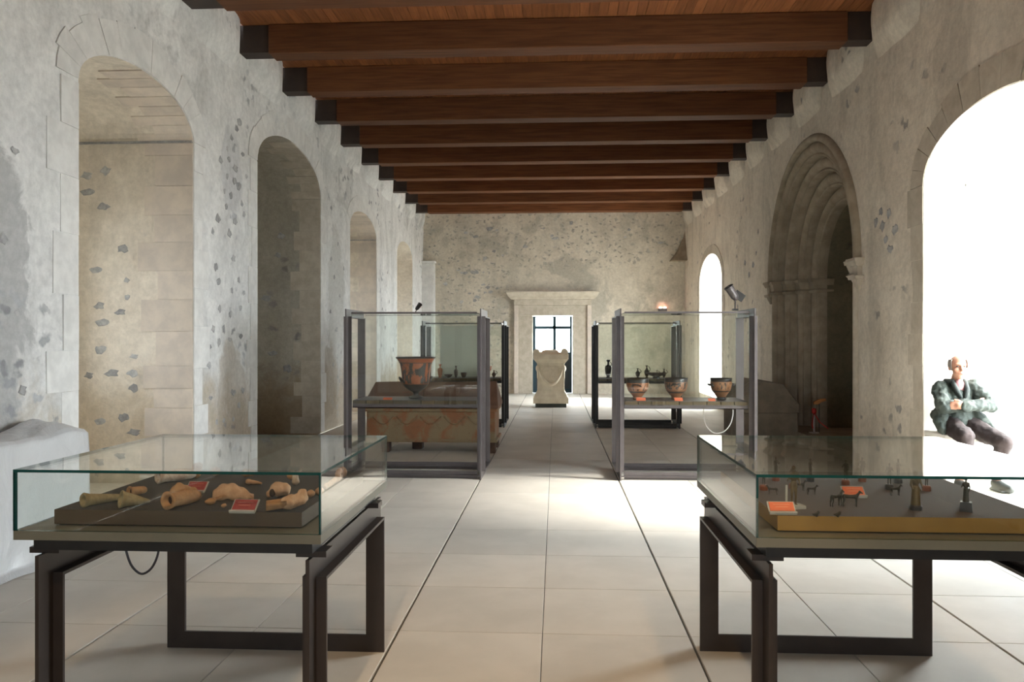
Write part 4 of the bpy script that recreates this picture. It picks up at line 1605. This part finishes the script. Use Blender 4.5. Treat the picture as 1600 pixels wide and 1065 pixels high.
tube_frag((-1.735, 2.765), (-1.655, 2.90), 0.022, 0.012, 'olive tube shaped fragment at the far left of the left table', 'terracotta_olive')
tube_frag((-1.672, 2.965), (-1.640, 3.03), 0.017, 0.015, 'stubby little tube fragment behind the horn shaped one', 'terracotta')
tube_frag((-1.592, 2.765), (-1.520, 2.835), 0.026, 0.010, 'horn shaped fragment with narrow tip, second along the front edge', 'terracotta_olive', mid=0.020)
tube_frag((-1.406, 2.745), (-1.362, 2.90), 0.027, 0.022, 'thick orange tube fragment lying across the front', 'terracotta', mid=0.027)
tube_frag((-1.700, 3.235), (-1.60, 3.37), 0.024, 0.022, 'long whitish tube fragment at the back left', 'terracotta_white', mid=0.026)


def lump_frag(loc, parts, label, mat, voxel=0.005, disp=0.008, rz=0.0, dark=None):
    root = empty('terracotta_fragment', (loc[0], loc[1], ZB), rz)
    tag(root, label, 'fragment', GT)
    bm = bmesh.new()
    for p in parts:
        if len(p) == 6:
            ellipsoid(bm, p[:3], *p[3:])
        else:
            capsule(bm, p[0], p[1], p[2], p[3])
    blob('body', bm, mat, root, voxel=voxel, smooth_it=3, disp=disp, dscale=0.02)
    if dark:
        bm = bmesh.new()
        ellipsoid(bm, dark[:3], *dark[3:])
        finish('hollow', bm, 'hollow_shade', root, smooth=True)  # dark solid standing in for a shaded cavity
    return root


lump_frag((-1.455, 2.945), [(0, 0, 0.028, 0.042, 0.03, 0.028), (0.03, 0.02, 0.022, 0.03, 0.025, 0.022), (-0.005, 0.0, 0.05, 0.015, 0.015, 0.014)], 'rounded orange lump behind the thick tube', 'terracotta', dark=(-0.012, -0.028, 0.018, 0.010, 0.008, 0.008))
# big shell-like drapery fragment
root = empty('terracotta_fragment', (-1.255, 2.965, ZB), 0.12)
tag(root, 'largest fragment, a humped shell shaped piece in the middle of the left table', 'fragment', GT)
bm = bmesh.new()
def shell(u, v):
    x = -0.075 + 0.155 * u
    hgt = 0.066 * math.sin(PI * min(1, 0.12 + 0.85 * u)) ** 0.8 * (1 - 0.35 * u)
    a = PI * v
    r_ = 0.045 * (1 - 0.25 * u) + 0.004 * math.sin(u * 14)
    return (x + 0.01 * math.cos(a), -r_ * math.cos(a), 0.002 + hgt * math.sin(a) + 0.003 * math.sin(u * 22 + v * 6))
patch(bm, shell, 26, 14)
o = finish('body', bm, 'terracotta_pale', root, smooth=True)
sm = o.modifiers.new('solid', 'SOLIDIFY')
sm.thickness = 0.006
lump_frag((-1.283, 2.835), [(0, 0, 0.014, 0.019, 0.016, 0.014), ((-0.012, -0.005, 0.012), 0.01, (0.02, 0.04, 0.02), 0.008)], 'small knobbed fragment in front of the shell shaped piece', 'terracotta')
lump_frag((-1.215, 2.79), [(0, 0, 0.008, 0.013, 0.010, 0.008)], 'tiny crumb of terracotta at the front red card', 'terracotta')
lump_frag((-1.275, 3.24), [((-0.03, 0, 0.014), 0.013, (0.03, -0.01, 0.009), 0.006)], 'small pale pointed fragment behind the shell shaped piece', 'terracotta_pale')
lump_frag((-1.386, 3.419), [(0, 0, 0.02, 0.024, 0.02, 0.02), (0.02, 0.01, 0.018, 0.02, 0.016, 0.016)], 'brown lump at the back middle of the left table', 'terracotta')
lump_frag((-1.60, 3.39), [((0, 0, 0.018), 0.02, (0.0, 0.02, 0.05), 0.018), (0.0, 0, 0.05, 0.022, 0.018, 0.018)], 'upright orange fragment behind the back red card', 'terracotta')
lump_frag((-1.54, 3.45), [(0, 0, 0.02, 0.024, 0.02, 0.022)], 'round orange fragment at the back beside the upright one', 'terracotta')
lump_frag((-1.085, 2.99), [(0, 0, 0.032, 0.032, 0.030, 0.030), (0.022, 0.012, 0.03, 0.024, 0.024, 0.026), (-0.03, -0.012, 0.016, 0.014, 0.012, 0.015)], 'rounded hollow fragment behind the boot shaped piece', 'terracotta_pale', dark=(-0.013, -0.027, 0.022, 0.012, 0.009, 0.016))
# boot: open trough plus lumpy end
root = empty('terracotta_fragment', (-0.985, 2.755, ZB), 0.35)
tag(root, 'boot shaped fragment with open trough at the front right corner', 'fragment', GT)
bm = bmesh.new()
def trough(u, v):
    a = PI * (0.95 * v + 0.02)
    x = -0.055 + 0.07 * u
    return (x, -0.034 * math.cos(a), 0.036 - 0.033 * math.sin(a) + 0.006 * u)
patch(bm, trough, 8, 12)
o = finish('trough', bm, 'terracotta', root, smooth=True)
so = o.modifiers.new('solid', 'SOLIDIFY')
so.thickness = 0.006
bm = bmesh.new()
capsule(bm, (0.018, -0.005, 0.028), 0.026, (0.07, 0.012, 0.038), 0.022)
ellipsoid(bm, (0.072, 0.012, 0.055), 0.018, 0.018, 0.018)
ellipsoid(bm, (0.035, 0.0, 0.042), 0.018, 0.022, 0.016)
blob('lump', bm, 'terracotta_pale', root, voxel=0.005, smooth_it=2, disp=0.01, dscale=0.02)
lump_frag((-1.095, 3.225), [((0, 0, 0.018), 0.017, (0.0, 0.0, 0.045), 0.013), ((0, 0, 0.05), 0.01, (-0.022, 0.0, 0.068), 0.006), ((0, 0, 0.05), 0.01, (0.024, 0, 0.07), 0.006)], 'little fragment with two horns at the back right', 'terracotta_white')
lump_frag((-1.165, 3.37), [(0, 0, 0.018, 0.018, 0.016, 0.018)], 'small round fragment left of the horned one', 'terracotta')
lump_frag((-0.955, 2.99), [(0, 0, 0.016, 0.018, 0.016, 0.016), (0.02, 0.05, 0.016, 0.018, 0.02, 0.015)], 'small pinkish pair of lumps by the right glass pane', 'terracotta_pale')
lump_frag((-0.945, 3.26), [((0, -0.10, 0.012), 0.012, (0.0, 0.10, 0.016), 0.013), ((0, 0.06, 0.016), 0.014, (0.0, 0.10, 0.045), 0.012), (0.0, 0.15, 0.03, 0.02, 0.02, 0.025)], 'long pinkish bone shaped fragment along the right pane', 'terracotta_pale')
card((-1.448, 3.05, ZB), 0.072, 0.046, 'dark red card in a clear holder at the back of the left table', 'label_red', 40)
card((-1.108, 2.70, ZB), 0.082, 0.050, 'dark red card in a clear holder at the front of the left table', 'label_red', 38)

# ------------------------------------------------------------------ bronzes on the right table
GB = 'small bronzes on the right table'


def bronze_root(name, loc, label, rz=0.0):
    root = empty(name, (loc[0], loc[1], ZB), rz)
    tag(root, label, 'figurine', GB)
    return root


def base_block(root, mat, w, hgt, round_=True):
    bm = bmesh.new()
    if round_:
        lathe(bm, [(0, 0), (w, 0), (w, hgt * 0.7), (w * 0.8, hgt), (0, hgt)], 16)
    else:
        v, f = box(bm, -w, w, -w, w, 0, hgt)
        for q in v[4:]:
            q.co.x *= 0.85
            q.co.y *= 0.85
    finish('base', bm, mat, root)


def standing(root, z0, hgt, mat, robe=False, arms=(0.5, 0.5), thick=1.0):
    """little human figure, proportions about 7.5 heads"""
    s = hgt
    t = thick
    bm = bmesh.new()
    ellipsoid(bm, (0, 0, z0 + s * 0.93), s * 0.052 * t, s * 0.058 * t, s * 0.068)
    capsule(bm, (0, 0, z0 + s * 0.82), s * 0.035 * t, (0, 0, z0 + s * 0.88), s * 0.028 * t)
    ellipsoid(bm, (0, 0, z0 + s * 0.70), s * 0.105 * t, s * 0.062 * t, s * 0.13)
    ellipsoid(bm, (0, 0, z0 + s * 0.54), s * 0.085 * t, s * 0.06 * t, s * 0.10)
    for sg, a in ((-1, arms[0]), (1, arms[1])):
        el = (sg * s * (0.13 + 0.05 * a) * t, -0.02 * s, z0 + s * (0.60 + 0.02 * a))
        hd_ = (sg * s * (0.10 + 0.14 * a) * t, -s * 0.07, z0 + s * (0.46 + 0.28 * a))
        capsule(bm, (sg * s * 0.095 * t, 0, z0 + s * 0.78), s * 0.034 * t, el, s * 0.027 * t)
        capsule(bm, el, s * 0.026 * t, hd_, s * 0.019 * t)
        capsule(bm, (sg * s * 0.045 * t, 0, z0 + s * 0.50), s * 0.052 * t, (sg * s * 0.05 * t, -s * 0.012, z0 + s * 0.27), s * 0.036 * t)
        capsule(bm, (sg * s * 0.05 * t, -s * 0.012, z0 + s * 0.27), s * 0.036 * t, (sg * s * 0.055 * t, 0.0, z0 + s * 0.03), s * 0.022 * t)
        capsule(bm, (sg * s * 0.055 * t, 0.01 * s, z0 + s * 0.02), s * 0.024 * t, (sg * s * 0.06 * t, -s * 0.06, z0 + s * 0.015), s * 0.018 * t)
    if robe:
        bmesh.ops.create_cone(bm, cap_ends=True, segments=14, radius1=s * 0.12 * t, radius2=s * 0.09 * t, depth=s * 0.55,
                              matrix=Matrix.Translation((0, 0, z0 + s * 0.28)))
        capsule(bm, (-s * 0.08 * t, -s * 0.05, z0 + s * 0.74), s * 0.03, (s * 0.09 * t, -s * 0.05, z0 + s * 0.45), s * 0.03)
    return blob('figure', bm, mat, root, voxel=max(0.0016, s * 0.016), smooth_it=2)


def quadruped(root, L, mat, z0=0.0, horns=False):
    bm = bmesh.new()
    hgt = L * 0.62
    capsule(bm, (-L * 0.36, 0, z0 + hgt), L * 0.12, (L * 0.0, 0, z0 + hgt * 0.97), L * 0.10)
    capsule(bm, (0, 0, z0 + hgt * 0.97), L * 0.10, (L * 0.30, 0, z0 + hgt), L * 0.135)
    capsule(bm, (L * 0.32, 0, z0 + hgt * 1.05), L * 0.10, (L * 0.50, 0, z0 + hgt * 1.45), L * 0.06)
    capsule(bm, (L * 0.49, 0, z0 + hgt * 1.48), L * 0.065, (L * 0.64, 0, z0 + hgt * 1.32), L * 0.04)
    capsule(bm, (-L * 0.44, 0, z0 + hgt * 1.05), L * 0.035, (-L * 0.56, 0, z0 + hgt * 0.5), L * 0.025)
    for sg in (-1, 1):
        capsule(bm, (L * 0.47, sg * L * 0.03, z0 + hgt * 1.5), L * 0.02, (L * 0.46, sg * L * 0.05, z0 + hgt * 1.66), L * 0.01)
        for x, kn in ((-0.38, -0.04), (0.30, 0.0)):
            k = ((x + kn + (0.05 if x < 0 else 0)) * L, sg * L * 0.085, z0 + hgt * 0.55)
            capsule(bm, (x * L, sg * L * 0.07, z0 + hgt * 0.92), L * 0.075, k, L * 0.045)
            hk = ((x + (-0.06 if x < 0 else 0.0)) * L, sg * L * 0.085, z0 + hgt * 0.30)
            capsule(bm, k, L * 0.045, hk, L * 0.032)
            capsule(bm, hk, L * 0.032, ((x + (-0.04 if x < 0 else 0)) * L, sg * L * 0.085, z0 + L * 0.03), L * 0.034)
        if horns:
            capsule(bm, (L * 0.5, sg * L * 0.03, z0 + hgt * 1.52), L * 0.02, (L * 0.42, sg * L * 0.10, z0 + hgt * 1.9), L * 0.012)
    return blob('animal', bm, mat, root, voxel=max(0.0014, L * 0.022), smooth_it=1)


r_ = bronze_root('bronze_figurine', (0.872, 2.905), 'bronze figure on clear stand behind the front orange card', 0.2)
standing(r_, 0.012, 0.145, 'bronze_gold', arms=(0.7, 0.2))
boxobj('stand', 'acrylic', r_, -0.035, 0.035, -0.025, 0.025, 0, 0.012)
bm = bmesh.new()
tube(bm, [(-0.028, 0, 0.012), (-0.028, 0, 0.085)], 0.004)
finish('rod', bm, 'acrylic', r_)
for (x, y, lab, hgt, bmat, fm) in (
        (0.855, 3.25, 'thin bronze figure on a wooden disc nearest the left pane', 0.07, 'wood_base', 'bronze'),
        (0.965, 3.47, 'thin bronze figure on a wooden disc at the back left corner', 0.085, 'wood_base', 'bronze'),
        (0.985, 3.29, 'dark figure behind the little animals on the right table', 0.075, 'wood_base', 'bronze'),
        (1.11, 3.46, 'dark bronze figure on black base at the back, left of the cards', 0.08, 'black_base', 'bronze'),
        (1.235, 3.39, 'bronze figure on wooden base just behind the rear orange card', 0.085, 'wood_base', 'bronze'),
        (1.335, 3.47, 'bronze figure on wooden base at the back, right of the rear card', 0.085, 'wood_base', 'bronze'),
        (1.375, 3.29, 'bronze figure on black base beside a tiny animal', 0.09, 'black_base', 'bronze'),
        (1.475, 3.44, 'bronze figure on dark base at the back right', 0.085, 'black_base', 'bronze'),
        (1.515, 3.27, 'bronze figure on a red wooden disc behind the tall robed figure', 0.085, 'wood_base', 'bronze')):
    r_ = bronze_root('bronze_figurine', (x, y), lab, rq.uniform(-0.6, 0.6))
    base_block(r_, bmat, 0.017, 0.022)
    standing(r_, 0.021, hgt, fm, arms=(rq.uniform(0, 1), rq.uniform(0, 0.8)))
r_ = bronze_root('bronze_figurine', (1.305, 2.90), 'tall golden robed bronze figure near the front of the right table', 0.1)
base_block(r_, 'black_base', 0.022, 0.018)
standing(r_, 0.016, 0.125, 'bronze_gold', robe=True, arms=(0.1, 0.3), thick=1.15)
r_ = bronze_root('bronze_figurine', (1.475, 2.885), 'slim bronze figure on a square black pedestal at the front right', -0.5)
base_block(r_, 'black_base', 0.021, 0.034, False)
standing(r_, 0.033, 0.088, 'bronze', robe=True, arms=(0.5, 0.1))
for (x, y, L, lab, rz) in ((0.862, 3.15, 0.04, 'tiny bronze animal at the left pane of the right table', 2.9),
                           (0.998, 3.235, 0.045, 'small bronze animal in front of the dark figure', 0.3),
                           (1.02, 3.16, 0.04, 'tiny bronze dog right of the clear stand figure', 0.1),
                           (1.04, 2.945, 0.06, 'bronze horse on the left of the front horse pair', 0.5),
                           (1.09, 2.94, 0.062, 'bronze horse on the right of the front horse pair', -0.2),
                           (1.345, 3.16, 0.045, 'tiny bronze animal in front of the black based figure', 0.2)):
    r_ = bronze_root('bronze_animal', (x, y), lab, rz)
    quadruped(r_, L, 'bronze')
for (x, y, lab) in ((0.912, 2.775, 'tiny bronze bird alone near the front orange card'), (0.985, 2.775, 'tiny bronze bird in front of the horse pair')):
    r_ = bronze_root('bronze_bird', (x, y), lab, 0.4)
    bm = bmesh.new()
    capsule(bm, (-0.006, 0, 0.007), 0.006, (0.006, 0, 0.010), 0.005)
    capsule(bm, (0.007, 0, 0.014), 0.0045, (0.013, 0, 0.015), 0.0018)
    capsule(bm, (-0.008, 0, 0.007), 0.004, (-0.018, 0, 0.009), 0.002)
    capsule(bm, (0, 0, 0.003), 0.004, (0, 0, 0.0015), 0.005)
    blob('bird', bm, 'bronze', r_, voxel=0.0014, smooth_it=1)
card((0.800, 2.790, ZB), 0.085, 0.040, 'orange card in clear holder at the front left of the right table', 'label_orange', 45, text='label_text_pale')
card((1.165, 3.10, ZB), 0.078, 0.042, 'orange card in clear holder in the middle of the right table', 'label_orange', 42, text='label_text_pale')
card((1.69, 2.80, ZB), 0.075, 0.040, 'pinkish card in clear holder at the right edge of the table', 'label_orange', 45, text='label_text_pale')

# ------------------------------------------------------------------ seated man in the window recess
MX, MY = 0.06, 0.0


def V(x, y, z):
    return (x + MX, y + MY, z)


man = None
bm = bmesh.new()
# torso, neck
capsule(bm, V(3.79, 7.70, 0.72), 0.115, V(3.79, 7.745, 0.95), 0.12)
capsule(bm, V(3.70, 7.76, 1.04), 0.06, V(3.92, 7.76, 1.05), 0.06)
capsule(bm, V(3.80, 7.745, 1.05), 0.055, V(3.795, 7.70, 1.16), 0.05)
# skull, jaw, nose, brow, ears, eyes sockets kept simple but in place
HC = Vector(V(3.785, 7.665, 1.255))
yaw = Matrix.Rotation(math.radians(-8), 3, 'Z')
def hp_(x, y, z):
    return HC + yaw @ Vector((x, y, z))
ellipsoid(bm, hp_(0, 0.012, 0.022), 0.073, 0.092, 0.085, yaw)
ellipsoid(bm, hp_(0, -0.028, -0.045), 0.056, 0.058, 0.072, yaw)
ellipsoid(bm, hp_(0, -0.055, -0.098), 0.028, 0.026, 0.02, yaw)
capsule(bm, hp_(0, -0.082, 0.012), 0.009, hp_(0, -0.104, -0.032), 0.013, 8)
ellipsoid(bm, hp_(0, -0.072, 0.026), 0.052, 0.018, 0.012, yaw)
ellipsoid(bm, hp_(0, -0.082, -0.064), 0.024, 0.010, 0.008, yaw)
for sg in (-1, 1):
    ellipsoid(bm, hp_(sg * 0.074, 0.01, -0.01), 0.010, 0.020, 0.032, yaw)
    ellipsoid(bm, hp_(sg * 0.036, -0.066, -0.025), 0.024, 0.018, 0.020, yaw)
# arms (inside the sleeves) and crossed hands
shR, shL = V(3.655, 7.745, 1.035), V(3.965, 7.74, 1.05)
elR, elL = V(3.60, 7.56, 0.875), V(4.02, 7.53, 0.90)
wrR, wrL = V(3.86, 7.49, 0.905), V(3.74, 7.455, 0.895)
for s_, e_, w_ in ((shR, elR, wrR), (shL, elL, wrL)):
    capsule(bm, s_, 0.05, e_, 0.042)
    capsule(bm, e_, 0.04, w_, 0.03)
# hands: palm, four fingers, thumb; tucked over the opposite upper arm
def hand_mesh(bm, w, d, up):
    w, d, up = Vector(w), Vector(d).normalized(), Vector(up).normalized()
    sd = d.cross(up).normalized()
    pc = w + d * 0.05
    capsule(bm, w, 0.027, pc, 0.034)
    for k, (off, ln) in enumerate(((-0.030, 0.062), (-0.010, 0.072), (0.010, 0.068), (0.029, 0.052))):
        b0 = pc + d * 0.025 + up * off
        b1 = b0 + d * ln * 0.55 + sd * 0.008
        b2 = b1 + d * ln * 0.35 + sd * 0.025
        capsule(bm, b0, 0.0095, b1, 0.009, 8)
        capsule(bm, b1, 0.009, b2, 0.0078, 8)
    t0 = w + d * 0.02 + up * 0.03
    capsule(bm, t0, 0.012, t0 + d * 0.035 + up * 0.022, 0.011, 8)
    capsule(bm, t0 + d * 0.035 + up * 0.022, 0.011, t0 + d * 0.065 + up * 0.026, 0.009, 8)
hand_mesh(bm, wrR, (0.9, 0.25, 0.02), (0, 0, 1))
hand_mesh(bm, wrL, (-0.95, 0.25, 0.02), (0, 0, 1))
# legs
hipR, hipL = V(3.71, 7.68, 0.70), V(3.87, 7.68, 0.70)
knR, knL = V(3.66, 7.28, 0.63), V(3.985, 7.27, 0.585)
anR, anL = V(3.65, 7.36, 0.22), V(3.975, 7.36, 0.22)
for h_, k_, a_ in ((hipR, knR, anR), (hipL, knL, anL)):
    capsule(bm, h_, 0.08, k_, 0.055)
    capsule(bm, k_, 0.052, a_, 0.036)
    capsule(bm, a_, 0.034, (a_[0], a_[1] - 0.07, 0.172), 0.022)
man = blob('person', bm, 'skin', voxel=0.0075, smooth_it=3)
tag(man, 'balding man in grey green jacket sitting with crossed arms in the window recess', 'person')
# hair: grey fringe round the back and sides
bm = bmesh.new()
patch(bm, lambda u, v: tuple(hp_(*(lambda th, ph: (0.077 * math.cos(th) * math.cos(ph), 0.012 + 0.096 * math.sin(th) * math.cos(ph), 0.022 + 0.088 * math.sin(ph)))
                                 (math.radians(-28 + 236 * u), math.radians(-38 + 68 * v)))), 28, 10)
hr = finish('hair', bm, 'hair_grey', man, smooth=True)
so = hr.modifiers.new('solid', 'SOLIDIFY')
so.thickness = 0.008
so.offset = 1
# eyes
for sg in (-1, 1):
    bm = bmesh.new()
    ellipsoid(bm, hp_(sg * 0.031, -0.079, 0.004), 0.011, 0.006, 0.006, yaw)
    finish('eye', bm, 'black_gloss', man, smooth=True)
bm = bmesh.new()
ellipsoid(bm, hp_(0, -0.0885, -0.066), 0.021, 0.006, 0.0035, yaw)
finish('mouth', bm, 'label_red', man, smooth=True)
# jacket
bm = bmesh.new()
capsule(bm, V(3.79, 7.71, 0.74), 0.155, V(3.79, 7.745, 0.95), 0.152)
capsule(bm, V(3.69, 7.765, 1.03), 0.082, V(3.93, 7.765, 1.04), 0.082)
capsule(bm, V(3.72, 7.755, 1.07), 0.055, V(3.87, 7.755, 1.075), 0.055)
for s_, e_, w_ in ((shR, elR, wrR), (shL, elL, wrL)):
    capsule(bm, s_, 0.080, e_, 0.068)
    capsule(bm, e_, 0.068, w_, 0.050)
# open skirts of the jacket
capsule(bm, V(3.62, 7.66, 0.80), 0.07, V(3.575, 7.54, 0.665), 0.045)
capsule(bm, V(3.63, 7.72, 0.78), 0.07, V(3.61, 7.62, 0.67), 0.05)
capsule(bm, V(3.93, 7.66, 0.80), 0.07, V(4.02, 7.50, 0.675), 0.045)
capsule(bm, V(3.93, 7.72, 0.78), 0.07, V(4.03, 7.60, 0.67), 0.05)
blob('jacket', bm, 'jacket', man, voxel=0.009, smooth_it=3, disp=0.035, dscale=0.06)
# collar and shirt
bm = bmesh.new()
tube(bm, [V(3.79 + 0.085 * math.cos(a), 7.73 + 0.075 * math.sin(a) * 1.0, 1.115 - 0.03 * (a < 0) * abs(math.sin(a))) for a in [math.radians(q) for q in range(-60, 241, 20)]], 0.022, 8)
finish('collar', bm, 'lapel', man, smooth=True)
bm = bmesh.new()
for sg in (-1, 1):
    tube(bm, [V(3.79 + sg * 0.06, 7.66, 1.11), V(3.79 + sg * 0.05, 7.61, 1.04), V(3.79 + sg * 0.015, 7.585, 0.96)], [0.02, 0.026, 0.012], 8)
finish('lapel', bm, 'lapel', man, smooth=True)
bm = bmesh.new()
ellipsoid(bm, V(3.79, 7.655, 1.06), 0.05, 0.035, 0.075)
finish('shirt', bm, 'shirt', man, smooth=True)
# trousers
bm = bmesh.new()
capsule(bm, V(3.71, 7.70, 0.715), 0.105, V(3.87, 7.70, 0.715), 0.105)
for h_, k_, a_ in ((hipR, knR, anR), (hipL, knL, anL)):
    capsule(bm, h_, 0.102, k_, 0.076)
    capsule(bm, k_, 0.074, (a_[0], a_[1], a_[2] + 0.05), 0.058)
blob('trousers', bm, 'trousers', man, voxel=0.011, smooth_it=3, disp=0.03, dscale=0.08)
for a_ in (anR, anL):
    bm = bmesh.new()
    sx = 0.03 if a_ is anL else -0.03
    capsule(bm, (a_[0], a_[1] + 0.01, 0.195), 0.048, (a_[0] + sx * 0.4, a_[1] - 0.06, 0.18), 0.046)
    capsule(bm, (a_[0] + sx * 0.4, a_[1] - 0.06, 0.178), 0.045, (a_[0] + sx, a_[1] - 0.16, 0.168), 0.036)
    box(bm, a_[0] - 0.045, a_[0] + 0.045, a_[1] - 0.15, a_[1] + 0.05, 0.1325, 0.155)
    blob('shoe', bm, 'shoe', man, voxel=0.009, smooth_it=2)
